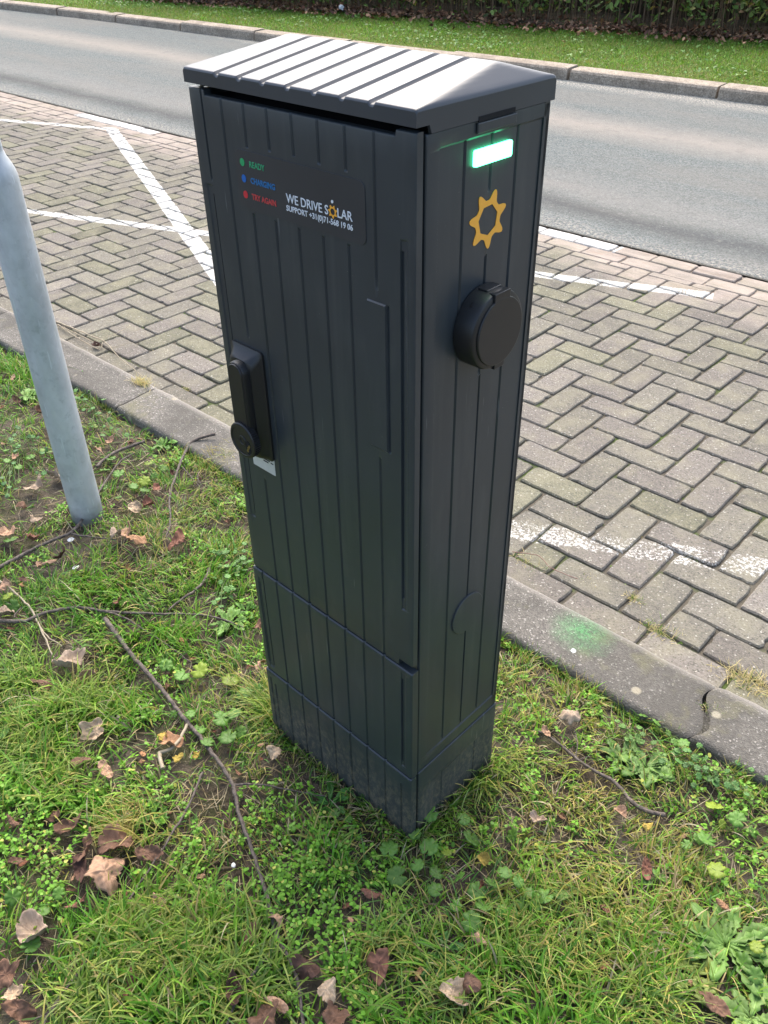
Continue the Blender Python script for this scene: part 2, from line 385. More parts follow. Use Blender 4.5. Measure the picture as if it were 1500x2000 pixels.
# ------------------------------------------------------------------ paving
UX, UY = .1062, .1045
def bricks():
    V = []; Fq = []; colr = []
    def brick(x0, x1, y0, y1, kind=0):
        g = .0027 if y0 < 1.9 else .0021
        x0 += g; x1 -= g; y0 += g; y1 -= g
        if x1 - x0 < .012 or y1 - y0 < .012: return
        cx, cy = (x0 + x1) / 2, (y0 + y1) / 2; hx, hy = (x1 - x0) / 2, (y1 - y0) / 2
        a = rng.normal(0, .006); cx += rng.normal(0, .0012); cy += rng.normal(0, .0012)
        tz = rng.normal(0, .0012); tx, ty = rng.normal(0, .008, 2)
        base = len(V); ch = .0035
        # ring with slightly chipped outline: 8 points per side
        ring = []
        k = 6
        for (ax, ay), (bx, by) in (((-hx, -hy), (hx, -hy)), ((hx, -hy), (hx, hy)), ((hx, hy), (-hx, hy)), ((-hx, hy), (-hx, -hy))):
            for i in range(k): t = i / k; ring.append((ax + (bx - ax) * t, ay + (by - ay) * t))
        ring = np.array(ring)
        rr = ring * (1 - np.abs(rng.normal(0, .0012, len(ring)))[:, None] / max(.03, min(hx, hy)))
        corner = np.zeros(len(ring)); corner[::k] = 1; rr *= (1 - corner * .03)[:, None]
        ca, sa = math.cos(a), math.sin(a)
        def put(P, z):
            for (u, w) in P:
                V.append((cx + u * ca - w * sa, cy + u * sa + w * ca, z + tz + tx * u * .6 + ty * w * .6))
        inner = rr * (1 - ch / np.array([hx, hy]))
        put(rr, -.030); put(rr, -.0030 - ch * .4); put(inner, 0)
        nn = len(ring)
        for q in range(2):
            for i in range(nn): j = (i + 1) % nn; Fq.append((base + q*nn + i, base + q*nn + j, base + (q+1)*nn + j, base + (q+1)*nn + i))
        Fq.append(tuple(base + 2*nn + i for i in range(nn)))
        t = rng.random(); w = rng.normal(1, .075)
        c0 = np.array((.205, .195, .165)); c1 = np.array((.218, .202, .180)); c2 = np.array((.200, .197, .145))
        c = (c0 if t < .5 else c1 if t < .8 else c2) * w
        colr.extend([c] * (3 * nn))
    I0, I1 = -115, 62; JM = 20.55
    for j in range(0, 21):
        for i in range(I0, I1):
            s = (i + j) % 4; y0, y1 = j * UY, min((j + 1), JM) * UY
            if s == 2: brick(i * UX, (i + 2) * UX, y0, y1)
            elif s == 0:
                brick(i * UX, (i + 1) * UX, y0, min(j + 2, JM) * UY)
            elif s == 1 and j == 0: brick(i * UX, (i + 1) * UX, y0, y1)
    for i in range(-60, 32): brick((2*i + .85) * UX, (2*i + 2.85) * UX, -.1045, 0)
    for r, (a, b, o) in enumerate(((JM * UY, 2.255, .3), (2.258, 2.362, 1.25))):
        for i in range(-60, 32): brick((2*i + o) * UX, (2*i + 2 + o) * UX, a, b)
    return V, Fq, colr
V, F, colr = bricks()
o = mobj('parking_bay_paving', V, F, M['paver'], col=colr); o['kind'] = 'structure'
sheet('paving_joints', -12.5, 6.8, -.13, 2.375, 300, 80, lambda x, y: -.0085 + .004 * (fbm(x, y, 22, 4) - .5), M['joint'])

# ------------------------------------------------------------------ kerbs
def kerb_end(t):  # interlocking end profile, t 0..1 across the stone (grass side to paving side)
    return math.sin(2 * math.pi * t) * (1 if 0 < t < 1 else 0)
def near_kerb():
    V = []; F = []
    ny = 24; prof = []   # (y, z) across the top with rounded edges
    y0, y1 = -.300, -.118
    for y, z in ((y0, -.06), (y0, .050), (y0 + .006, .057)): prof.append((y, z))
    for t in np.linspace(.06, .90, 14): prof.append((y0 + (y1 - y0) * t, .060))
    prof += [(y1 - .013, .0585), (y1 - .006, .054), (y1 - .001, .045), (y1 + .004, -.05)]
    for k in range(-7, 4):
        ga, gb = (.003 if k == 0 else .0009), (.003 if k == -1 else .0009); aa, ab = (.022 if k == 0 else .005), (.022 if k == -1 else .005)
        sh = lambda q: -.03 * abs(q) if q < 0 else 0
        xa, xb = .318 + k * 1.0 + sh(k) + ga, .318 + (k + 1) * 1.0 + sh(k + 1) - gb
        nx = 90; base = len(V); dz = rng.normal(0, .0015); dyy = rng.normal(0, .0015); til = rng.normal(0, .003)
        for i in range(nx + 1):
            s = i / nx
            for (y, z) in prof:
                t = (y - y0) / (y1 - y0); tt = min(max(t, 0), 1); off = kerb_end(tt) * (aa * (1 - s) + ab * s)
                x = xa + off + (xb - xa) * s
                e = min(i, nx - i); rd = -.004 if e == 0 else 0
                wob = .004 * (float(vn(x, y, 18, 6)) - .5) if z > .03 else 0
                V.append((x, y + dyy + (.003 * (float(vn(x, 1, 25, 2)) - .5)), z + dz + til * s + wob + (rd if z > .03 else 0)))
        m = len(prof)
        for i in range(nx):
            for q in range(m - 1): F.append((base + i*m + q, base + (i+1)*m + q, base + (i+1)*m + q + 1, base + i*m + q + 1))
        F.append(tuple(base + q for q in range(m))); F.append(tuple(base + nx*m + q for q in range(m))[::-1])
    o = mobj('near_kerb', V, F, M['kerb'], smooth=True); smooth_angle(o, 50); o['kind'] = 'structure'
near_kerb()
def far_kerb():
    mb = MB()
    L = 1.42; x = -30.0 + .37
    xs = [-3.99, -2.62]
    k = -18
    starts = [-3.995 + L * q for q in range(-18, 11)]
    for xa in starts:
        xb = xa + L - .028; nx = 6; rings = []; dz = rng.normal(0, .006); dy = rng.normal(0, .008)
        for i in range(nx + 1):
            x = xa + (xb - xa) * i / nx; y = float(yk(x)) + dy
            rings.append([(x, y, -.05), (x, y + .012, .075 + dz), (x, y + .024, .092 + dz), (x, y + .04, .098 + dz), (x, y + .185, .105 + dz), (x, y + .19, -.05)])
        mb.loft(rings)
    o = mb.build('far_kerb', M['kerb_far']); o['kind'] = 'structure'
far_kerb()

# ------------------------------------------------------------------ charging post
WC, DC = .3846, .2332
CP = empty('charging_post', (.0481, -.8395, .04), (.007, .0007, -.0238))
tag(CP, 'tall anthracite electric car charging post with ribbed door and glowing green lamp', 'charging post')

def relief(name, mapf, u0, u1, v0, v1, grooves, mat, parent, recess=(), t=.0109, gd=.0023, edge=.0022, topf=None, botf=None, extra_u=()):
    gw, gi = .0028, .0011
    us = {u0, u1, u0 + edge, u1 - edge, u0 + edge * .4, u1 - edge * .4}; vs = {v0, v1, v0 + edge, v1 - edge, v0 + edge * .4, v1 - edge * .4}
    for (u, a, b) in grooves:
        us |= {u - gw, u - gi, u + gi, u + gw}
        for q in (a, b):
            if v0 < q < v1: vs |= {q}
        if v0 < a < v1: vs.add(a + .004)
        if v0 < b < v1: vs.add(b - .004)
    for (a, b, c, d, dep) in recess:
        for q in (a, a + .002, b, b - .002):
            if u0 < q < u1: us.add(q)
        for q in (c, c + .0025, d, d - .0025):
            if v0 < q < v1: vs.add(q)
    us |= set(extra_u)
    for k in range(1, 24): vs.add(v0 + (v1 - v0) * k / 24)
    def clean(s):
        s = sorted(s); r = [s[0]]
        for q in s[1:]:
            if q - r[-1] > 3e-4: r.append(q)
        r[-1] = s[-1]; return r
    us = clean({q for q in us if u0 <= q <= u1}); vs = clean({q for q in vs if v0 <= q <= v1}); nu, nv = len(us), len(vs)
    V = []; F = []
    for v in vs:
        for u in us:
            d = 0
            for (a, b, c, e, dep) in recess:
                if a + 1e-5 < u < b - 1e-5 and c + 1e-5 < v < e - 1e-5: d = dep
            for (g, a, b) in grooves:
                if abs(u - g) < gi + 5e-4 and (v > a + .002 or a < v0) and (v < b - .002 or b > v1): d = max(d, 0) + gd
            for q in (u - u0, u1 - u, v - v0, v1 - v):
                if q < edge * .9: d += edge * (.18 if q > edge * .2 else .75)
            vv = v
            if topf and v > v1 - edge * 1.5: vv = v + topf(u)
            if botf and v < v0 + edge * 1.5: vv = v + botf(u)
            V.append(mapf(u, vv, d))
    for j in range(nv - 1):
        for i in range(nu - 1): a = j * nu + i; F.append((a, a + 1, a + 1 + nu, a + nu))
    loop = [i for i in range(nu)] + [(j + 1) * nu - 1 for j in range(1, nv)] + [(nv - 1) * nu + i for i in range(nu - 2, -1, -1)] + [j * nu for j in range(nv - 2, 0, -1)]
    b = len(V)
    for q in loop:
        v = vs[q // nu]; u = us[q % nu]; vv = v
        if topf and q // nu == nv - 1: vv += topf(u)
        if botf and q // nu == 0: vv += botf(u)
        V.append(mapf(u, vv, t))
    m = len(loop)
    for i in range(m): j = (i + 1) % m; F.append((loop[i], b + i, b + j, loop[j]))
    F.append(tuple(b + i for i in range(m)))
    mb = MB(); mb.V = V; mb.F = F; o = mb.build(name, mat, parent); smooth_angle(o, 32)
    return o
front = lambda u, v, d: (u, d, v)
side = lambda u, v, d: (-d, u, v)
back = lambda u, v, d: (u, DC - d, v)
left = lambda u, v, d: (-WC + d, u, v)
GX = [-.320, -.2775, -.2345, -.191, -.1475, -.104, -.060]
brd = lambda u: -.006 if -.353 < u < -.0286 else 0
eu = (-.3535, -.3525, -.0290, -.0280)
gr = [(-.0425, .819, 1.0245), (-.3593, 1.106, 2), (-.3601, .562, 1.0924), (-.0205, .5774, 1.0944), (-.320, .8965, 2), (-.320, -1, .6534), (-.060, 1.0372, 2), (-.060, -1, .8071)]
for x, a, b in ((-.2775, 1.0824, 1.1577), (-.2345, 1.0817, 1.160), (-.191, 1.0816, 1.162), (-.1475, 1.082, 1.1607), (-.104, 1.0827, 1.1597)):
    gr += [(x, -1, a), (x, b, 2)]
door = relief('door', front, -WC, 0, .4375, 1.2165, gr, M['body'], CP,
              recess=[(-.0225, -.0115, .558, 1.106, .0016), (-.3725, -.3593, .555, 1.102, .0016), (-.0765, -.0435, .820, 1.0232, -.0022)],
              topf=brd, botf=lambda u: 0 if u < -.0286 else .0125, extra_u=eu)
low_g = [(x, -1, 2) for x in GX] + [(-.0205, .205, .4125), (-.3593, .195, 2), (-.372, .2, .41)]
relief('lower_panel', lambda u, v, d: (u, d - .0024, v), -WC - .001, .0008, .1772, .4355, low_g, M['body'], CP, edge=.0034, recess=[(-.0225, -.0115, .196, .425, .0016), (-.3725, -.3593, .19, .42, .0016)], t=.0152)
pl_g = [(x, -1, 2) for x in GX] + [(-.0205, -1, .152), (-.3593, -1, .15), (-.372, -1, .16)]
relief('plinth', lambda u, v, d: (u, d - .0046, v), -WC - .0016, .0014, -.06, .1758, pl_g, M['body'], CP, edge=.0034, t=.0152)
# side
sgr = [(.080, -1, 2), (.174, -1, 2), (.2245, -1, 1.197)]
sgr = [(.080, .209, 1.197), (.174, .209, 1.197), (.2235, .209, 1.197), (.127, 1.132, 1.197), (.127, .90, 1.0597), (.1285, .50, .90), (.1295, .209, .4385)]
relief('side_panel', side, .0163, DC, .1772, 1.2125, sgr, M['body'], CP, recess=[(.036, .225, .2045, 1.197, .0017)], t=.012, gd=.0022)
relief('plinth_side', lambda u, v, d: (-d + .0014, u, v), .0163, DC + .0006, -.06, .1758, [(.080, -1, .120), (.174, -1, .120)], M['body'], CP, recess=[(.041, .215, -1, .123, .0012)], t=.012, gd=.0015)
relief('back_panel', back, -WC, 0, .1772, 1.2125, [(x, -1, 2) for x in GX], M['body'], CP, t=.012)
relief('plinth_back', back, -WC, 0, -.06, .1758, [(x, -1, 2) for x in GX], M['body'], CP, t=.012)
relief('left_panel', left, 0.0163, DC - .013, .1772, 1.2125, [(.08, -1, 2), (.127, -1, 2), (.174, -1, 2)], M['body'], CP, t=.012)
relief('plinth_left', left, 0.0163, DC - .013, -.06, .1758, [(.08, -1, 2), (.127, -1, 2), (.174, -1, 2)], M['body'], CP, t=.012)
mb = MB(); mb.box((-WC + .0135, .0165, -.05), (-.0135, DC - .0135, 1.205)); mb.build('inner_frame', M['dark'], CP)

# lid
def make_lid():
    o_ = .0026; X0, X1, Y0, Y1 = -WC - o_, o_, -o_, DC + o_; ZE, ZR, YR = 1.239, 1.2615, .152
    xs = set(np.linspace(X0 + .003, X1 - .003, 110)); ys = set(np.linspace(Y0 + .003, Y1 - .003, 70))
    for g in GX: xs |= {g - .0052, g - .0022, g + .0022, g + .0052}
    xs = sorted(xs); ys = sorted(ys)
    q = [xs[0]]
    for v in xs[1:]:
        if v - q[-1] > .0009 or any(abs(v - g - s) < 1e-6 for g in GX for s in (-.0052, -.0022, .0022, .0052)): q.append(v)
    xs = [X0, X0 + .0008, X0 + .0018] + q + [X1 - .0018, X1 - .0008, X1]; ys = [Y0, Y0 + .0008, Y0 + .0018] + ys + [Y1 - .0018, Y1 - .0008, Y1]
    nx, ny = len(xs), len(ys); V = []; F = []
    def h(x, y):
        s = .0009
        pl = [ZE + (y - Y0) * (ZR - ZE) / (YR - Y0), ZE + (Y1 - y) * (ZR - ZE) / (Y1 - YR), ZE + (X1 - x) * (ZR - ZE) / .0245, ZE + (x - X0) * (ZR - ZE) / .0245]
        z = -s * math.log(sum(math.exp(-(p - ZE) / s) for p in pl)) + ZE
        for g in GX:
            a = abs(x - g)
            if a < .0052:
                f = min(1, (.0052 - a) / .0026); z -= .0029 * f * min(1, max(0, (Y1 - .003 - y) / .01))
        for e in (x - X0, X1 - x, y - Y0, Y1 - y):
            if e < .003: z -= .0024 * (1 - math.sqrt(max(0, 1 - (1 - e / .003) ** 2)))
        return z
    for y in ys:
        for x in xs: V.append((x, y, h(x, y)))
    for j in range(ny - 1):
        for i in range(nx - 1): a = j*nx + i; F.append((a, a+1, a+1+nx, a+nx))
    loop = list(range(nx)) + [(j+1)*nx - 1 for j in range(1, ny)] + [(ny-1)*nx + i for i in range(nx-2, -1, -1)] + [j*nx for j in range(ny-2, 0, -1)]
    def zb(x, y): return 1.2219 if y < .019 else 1.2132
    prev = loop; m = len(loop)
    for lvl in range(3):
        b = len(V)
        for q in loop:
            x, y, z = V[q]
            if lvl == 0: V.append((x, y, zb(x, y)))
            elif lvl == 1: V.append((min(max(x, X0 + .004), X1 - .004), min(max(y, Y0 + .004), Y1 - .004), zb(x, y)))
            else: V.append((min(max(x, X0 + .004), X1 - .004), min(max(y, Y0 + .004), Y1 - .004), 1.232))
        for i in range(m): j = (i + 1) % m; F.append((prev[i], prev[j], b + j, b + i))
        prev = [b + i for i in range(m)]
    F.append(tuple(prev))
    o = mobj('lid', V, F, M['lid'], CP, smooth=True); smooth_angle(o, 30); return o
lid = make_lid()
mb = MB(); mb.box((.0000, .0955, 1.1995), (.0030, .1645, 1.2108)); mb.build('lid_latch', M['body'], CP, bevel=.0012)
mb = MB(); mb.box((.0015, .096, 1.2118), (.0032, .160, 1.2172)); mb.build('latch_slot_shade', M['dark'], CP)  # no cut opening: near-black strip stands in for the shade inside the slot

def rrect(cx, cy, hx, hy, r, k=6):
    P = []
    for sx, sy, a0 in ((1, 1, 0), (-1, 1, 90), (-1, -1, 180), (1, -1, 270)):
        for i in range(k + 1):
            a = R(a0 + 90 * i / k); P.append((cx + sx * (hx - r) + r * math.cos(a), cy + sy * (hy - r) + r * math.sin(a)))
    return P
def solid(P, mapf, d0, d1, ch=0.0):
    """extrude outline P from depth d0 to d1 with a small chamfer"""
    mb = MB(); c = np.mean(P, 0)
    P = np.array(P); s = P - c; L = np.linalg.norm(s, axis=1, keepdims=True); Pi = c + s * (1 - ch / L)
    rings = [[mapf(u, v, d0) for u, v in P], [mapf(u, v, d1 + (ch if d0 > d1 else -ch)) for u, v in P], [mapf(u, v, d1) for u, v in Pi]]
    mb.loft(rings); return mb
# status lamp
o = solid(rrect(.1272, 1.1742, .0335, .0088, .0024), side, .001, -.0028, .0012).build('status_lamp', M['lamp'], CP); smooth_angle(o, 40)
# sun emblem
def sun_shape(cx, cy, Ro, mapf, d, flip=False, th0=69):
    n_ = 7 * 16; V = []; F = []
    for i in range(n_):
        th = 2 * math.pi * i / n_; q = (1 + math.cos(7 * (th - R(th0)))) / 2
        ro = Ro * (.66 + .34 * q ** 2.0)
        k = (th - R(th0)) % (2 * math.pi / 7) - math.pi / 7
        ri = Ro * .525 * math.cos(math.pi / 7) / math.cos(k)
        for r_ in (ri, ro): V.append(mapf(cx + r_ * math.cos(th), cy + r_ * math.sin(th), d))
        for r_ in (ri, ro): V.append(mapf(cx + r_ * math.cos(th), cy + r_ * math.sin(th), d + .0008))
    for i in range(n_):
        a = 4 * i; b = 4 * ((i + 1) % n_)
        F += [(a, a+1, b+1, b), (a+1, a+3, b+3, b+1), (a+3, a+2, b+2, b+3), (a+2, a, b, b+2)]
    return V, F
V, F = sun_shape(.1268, 1.1003, .0345, side, .0008)
mobj('sun_emblem', V, F, M['orange'], CP)

# socket on the side
def ringc(cy, cz, r_, x, k=64): return [(x, cy + r_ * math.cos(2*math.pi*i/k), cz + r_ * math.sin(2*math.pi*i/k)) for i in range(k)]
SY, SZ, SR = .1205, .9735, .0510
sk = empty('charging_socket'); sk.parent = CP
mb = MB(); mb.loft([ringc(SY, SZ, SR, .0), ringc(SY, SZ, SR, .024), ringc(SY, SZ, SR - .0015, .0275), ringc(SY, SZ, SR - .004, .029)])
o = mb.build('housing', M['black'], sk); smooth_angle(o, 35)
mb = MB(); mb.loft([ringc(SY + .0015, SZ - .0015, SR - .0070, .0285), ringc(SY + .0015, SZ - .0015, SR - .0070, .0312), ringc(SY + .0015, SZ - .0015, SR - .0080, .0320)])
mb.loft([[ (x_, SY + .0015 + a, SZ + b) for a, b in ((-.015, .030), (.015, .030), (.015, .0500), (-.015, .0500))] for x_ in (.022, .0318)])
mb.loft([[ (x_, SY + .0045 + a, SZ + b) for a, b in ((-.010, -.0510), (.010, -.0510), (.010, -.030), (-.010, -.030))] for x_ in (.024, .0312)])
o = mb.build('flap', M['black'], sk, bevel=.0012); smooth_angle(o, 35)
mb = MB(); mb.box((.004, SY - .0125, SZ + .0475), (.0185, SY + .0150, SZ + .0518)); mb.build('hinge', M['black'], sk, bevel=.001)
mb = MB(); mb.loft([[(.0125 + .0028*math.cos(t), SY - .031 + .001 - .0028*math.sin(t)*.7, SZ + .0395 + .0028*math.sin(t)*.7) for t in np.linspace(0, 2*math.pi, 16, endpoint=False)],
                    [(.0125 + .0026*math.cos(t), SY - .0345 - .0028*math.sin(t)*.7, SZ + .0355+ .0028*math.sin(t)*.7) for t in np.linspace(0, 2*math.pi, 16, endpoint=False)]])
mb.build('pin_hole', M['dark'], sk)
# round access cap low on the side
mb = MB(); mb.loft([ringc(.1305, .4755, .0375, -.004), ringc(.1305, .4755, .0375, .0002), ringc(.1305, .4755, .0366, .0009)])
o = mb.build('access_cap', M['body'], CP); smooth_angle(o, 14)

# swing handle on the door
hd = empty('handle'); hd.parent = CP
def rr(cx, cz, hx, hz, r_, y): return [(u, y, v) for u, v in rrect(cx, cz, hx, hz, r_)]
mb = MB(); mb.loft([rr(-.3245, .791, .0360, .0920, .006, .0005), rr(-.3245, .791, .0360, .0920, .006, -.0035), rr(-.3235, .790, .0315, .0880, .010, -.0065), rr(-.3225, .789, .0265, .0830, .013, -.016), rr(-.322, .789, .0240, .0805, .016, -.0195)])
o = mb.build('escutcheon', M['black'], hd); smooth_angle(o, 40)
mb = MB(); mb.loft([rr(-.3205, .800, .0185, .0690, .0180, -.017), rr(-.3205, .800, .0185, .0690, .0180, -.027), rr(-.3205, .800, .0172, .0677, .0170, -.0295), rr(-.3205, .800, .0145, .0650, .0142, -.0305)])
mb.loft([rr(-.3205, .800, .0155, .066, .0150, -.0303), rr(-.3205, .800, .0148, .0653, .0145, -.0318)])
o = mb.build('lever', M['black'], hd); smooth_angle(o, 35)
def dial():
    mb = MB(); k = 96; cx, cz, r0 = -.3175, .7415, .0290
    def ring(rr_, y, tooth=0): return [(cx + (rr_ + (tooth if (i // 1) % 2 else 0)) * math.cos(2*math.pi*i/k), y, cz + (rr_ + (tooth if i % 2 else 0)) * math.sin(2*math.pi*i/k)) for i in range(k)]
    mb.loft([ring(r0, -.024, .0009), ring(r0, -.0345, .0009), ring(r0 - .0013, -.036), ring(r0 - .0045, -.0362), ring(r0 - .005, -.0352), ring(.0085, -.0350), ring(.008, -.0362), ring(.006, -.0362), ring(.0055, -.0350)])
    return mb
o = dial().build('dial', M['black'], hd); smooth_angle(o, 35)
mb = MB(); k = 24
mb.loft([[(-.3175 + .0135 + .0085*math.cos(2*math.pi*i/k)*.7, y_, .7415 - .008 + .0125*math.sin(2*math.pi*i/k)) for i in range(k)] for y_ in (-.034, -.0356)])
mb.build('keyhole', M['dark'], hd)
mb = MB()
for a, b in ((0, 0), (.003, .004), (-.002, -.005)): mb.loft([[(-.304 + a + .0022*math.cos(t), y_, .7335 + b + .0028*math.sin(t)) for t in np.linspace(0, 6.283, 8, endpoint=False)] for y_ in (-.0350, -.0360)])
mb.build('lock_cylinder', M['brass'], hd)
# sticker half hidden under the handle
st = solid(rrect(-.3175, .690, .0270, .0185, .001), front, 0, -.0008, .0003).build('sticker', M['sticker'], CP)
mb = MB()
for a, b, z_ in ((-.320, -.301, .6945), (-.317, -.305, .6905), (-.299, -.293, .6925)): mb.box((a, -.0012, z_ - .001), (b, -.0007, z_ + .001))
mb.build('print', M['dark'], st)

# label with lettering
lb = solid(rrect(-.1885, 1.1212, .1140, .0355, .0085), front, -.0002, -.0009, .0003).build('label', M['label'], CP)
def text(body, x0, x1, z0, z1, mat, bold=0.0, name='lettering'):
    cu = bpy.data.curves.new(name, 'FONT'); cu.body = body; cu.offset = bold; cu.extrude = .008; cu.resolution_u = 3
    to = bpy.data.objects.new(name + '_tmp', cu); C.objects.link(to)
    bpy.context.view_layer.update(); dg = bpy.context.evaluated_depsgraph_get()
    me = bpy.data.meshes.new_from_object(to.evaluated_get(dg)); bpy.data.objects.remove(to)
    co = np.empty(len(me.vertices) * 3); me.vertices.foreach_get('co', co); co = co.reshape(-1, 3)
    a, b = co.min(0), co.max(0)
    out = np.empty_like(co); out[:, 0] = x0 + (co[:, 0] - a[0]) / (b[0] - a[0]) * (x1 - x0)
    out[:, 2] = z0 + (co[:, 1] - a[1]) / (b[1] - a[1]) * (z1 - z0)
    out[:, 1] = -.0009 - (co[:, 2] > 0) * .0005
    me.vertices.foreach_set('co', out.ravel()); me.materials.clear(); me.materials.append(mat); me.update()
    o = bpy.data.objects.new(name, me); C.objects.link(o); o.parent = lb; return o
text('READY', -.2745, -.2452, 1.1382, 1.1455, M['green_text'], .02)
text('CHARGING', -.2752, -.2286, 1.1187, 1.1262, M['blue_text'], .03)
text('TRY AGAIN', -.2757, -.2292, 1.0993, 1.1066, M['red_text'], .03)
text('WE DRIVE S', -.2090, -.1352, 1.1088, 1.1196, M['white'], .006)
text('LAR', -.1195, -.0950, 1.1092, 1.1198, M['white'], .006)
text('SUPPORT +31(0)71-568 19 06', -.2098, -.0950, 1.0966, 1.1056, M['white'], .012)
for z_, m_ in ((1.1421, 'green'), (1.1225, 'blue'), (1.1029, 'red')):
    mb = MB(); mb.loft([[(-.2884 + .0043*math.cos(t), y_, z_ + .0047*math.sin(t)) for t in np.linspace(0, 2*math.pi, 24, endpoint=False)] for y_ in (-.0008, -.0014)])
    mb.build('dot', M[m_], lb)
V, F = sun_shape(-.1272, 1.1140, .0078, front, -.0018); mobj('small_sun', V, F, M['orange'], lb)
mb = MB(); mb.loft([[(-.1276 + .0019*math.cos(t), y_, 1.1253 + .0019*math.sin(t)) for t in np.linspace(0, 2*math.pi, 16, endpoint=False)] for y_ in (-.0008, -.0014)])
mb.build('dot', M['white'], lb)

# ------------------------------------------------------------------ galvanised pole
PX, PY = -1.291, -.685
PO = empty('sign_pole', (PX, PY, .02)); tag(PO, 'galvanised steel pole, thinner above its shoulder, standing in the grass by the kerb', 'pole')
def tube_ring(r_, z, k=48): return [(r_*math.cos(2*math.pi*i/k), r_*math.sin(2*math.pi*i/k), z) for i in range(k)]
mb = MB(); mb.loft([tube_ring(.0435, -.15), tube_ring(.0435, .35), tube_ring(.0435, .7), tube_ring(.0435, .925), tube_ring(.0430, .935), tube_ring(.0405, .949), tube_ring(.0350, .964), tube_ring(.0290, .977), tube_ring(.0262, .988)], cap=False)
o = mb.build('lower_tube', M['galv'], PO); smooth_angle(o, 60)
mb = MB(); mb.loft([tube_ring(.0262, .98), tube_ring(.0255, 1.0), tube_ring(.0250, 1.02), tube_ring(.0250, 3.2)]); o = mb.build('upper_tube', M['galv'], PO); smooth_angle(o, 60)

# ------------------------------------------------------------------ twigs
def tube(path, r0, r1, k=8, seed=0, knob=.25):
    P = np.array(path, float); rg = np.random.default_rng(seed)
    # resample with a smooth curve
    out = []
    n_ = len(P)
    for i in range(n_ - 1):
        p0 = P[max(i-1, 0)]; p1 = P[i]; p2 = P[i+1]; p3 = P[min(i+2, n_-1)]
        m = max(3, int(np.linalg.norm(p2 - p1) / .012))
        for t in np.arange(m) / m:
            out.append(.5 * ((2*p1) + (-p0 + p2)*t + (2*p0 - 5*p1 + 4*p2 - p3)*t*t + (-p0 + 3*p1 - 3*p2 + p3)*t**3))
    out.append(P[-1]); Q = np.array(out); m = len(Q); Q[:, :] += rg.normal(0, .0007, Q.shape)
    rings = []
    for i in range(m):
        d = Q[min(i+1, m-1)] - Q[max(i-1, 0)]; d /= np.linalg.norm(d) + 1e-9
        a = np.cross(d, [0, 0, 1.0]);
        if np.linalg.norm(a) < .01: a = np.array([1., 0, 0])
        a /= np.linalg.norm(a); b = np.cross(d, a); s = i / (m - 1)
        r_ = (r0 + (r1 - r0) * s) * (1 + knob * (rg.random() - .4) * (1 if rg.random() < .35 else .4))
        rings.append([tuple(Q[i] + r_ * (math.cos(t) * a + math.sin(t) * b)) for t in np.linspace(0, 2*math.pi, k, endpoint=False)])
    return rings
def path(pts, lift=.012, z=None):
    out = []
    for i, q in enumerate(pts):
        p = gp(q[0], q[1], .055 if z is None else z); zz = float(zsoil(p[0], p[1])) + lift if z is None else z
        if len(q) > 2: zz += q[2]
        # keep on the same sight line height
        p = gp(q[0], q[1], zz); out.append((p[0], p[1], zz))
    return out
TWIG_PTS = []
def twig(label, main, r0, r1, branches=(), mat='bark', lift=.022, z=None, seed=1, name='twig'):
    root = None; pm = path(main, lift, z); base = np.array(pm[0])
    mb = MB(); mb.loft([[tuple(np.array(v) - base) for v in r_] for r_ in tube(pm, r0, r1, seed=seed)])
    if not branches:
        o = mb.build(name, M[mat]); o.location = base
    else:
        o = empty(name, tuple(base)); q = mb.build('stem', M[mat], o); smooth_angle(q, 60)
        for i, (b, ra, rb) in enumerate(branches):
            pb = path(b, lift, z); m2 = MB(); m2.loft([[tuple(np.array(v) - base) for v in r_] for r_ in tube(pb, ra, rb, seed=seed + i + 5)])
            q = m2.build('side_shoot', M[mat], o); smooth_angle(q, 60)
            TWIG_PTS.extend(pb)
    if o.type == 'MESH': smooth_angle(o, 60)
    tag(o, label, 'twig'); TWIG_PTS.extend(pm); return o
twig('long grey brown twig running from the left grass down past the front of the post', [(205,1207),(222,1232),(262,1285),(315,1345),(357,1400),(402,1455),(445,1515),(458,1545),(466,1585),(490,1655),(520,1745),(543,1830),(578,1900),(588,1960),(592,2030)], .0056, .0028,
     [([(457,1532),(510,1533),(570,1543),(640,1556)], .0022, .0010), ([(541,1845),(500,1895),(468,1940),(440,2010)], .0028, .0018), ([(370,1408),(352,1440),(330,1462)], .002, .001)], seed=3)
twig('pale brown twig lying level across the grass at the left edge, pointing at the post', [(-60,1205),(0,1212),(50,1212),(95,1195),(150,1187),(205,1194),(290,1198),(370,1200),(420,1205),(475,1226)], .0055, .0016,
     [([(195,1192),(235,1203),(285,1232),(330,1262),(372,1292)], .002, .001), ([(28,1205),(38,1190),(44,1186)], .002, .0015)], seed=8)
twig('dark forked twig crossing the foot of the galvanised pole', [(-60,1145),(0,1108),(60,1075),(110,1052),(142,1038),(168,1003),(200,950),(232,905),(262,885)], .0055, .0022,
     [([(140,1043),(180,1049),(228,1054)], .0028, .0012), ([(185,975),(192,1000),(197,1018)], .0012, .0008)], seed=11)
twig('short thick dark twig stub just right of the galvanised pole', [(188,912),(205,897),(232,880),(282,862)], .0052, .0045, seed=12)
twig('bent dark twig with hooked broken tip reaching over the kerb', [(325,1048),(333,1015),(331,975),(343,930),(352,905),(368,872),(388,856,.01),(421,848,.02)], .0018, .0050,
     [([(356,912),(378,936),(392,952)], .0016, .0008), ([(388,920),(387,935),(396,950)], .0012, .0008)], seed=14)
twig('short knobbly twig lying by the clover left of the post', [(330,1192),(352,1172),(385,1150),(402,1128),(409,1110)], .0022, .0042, seed=15)
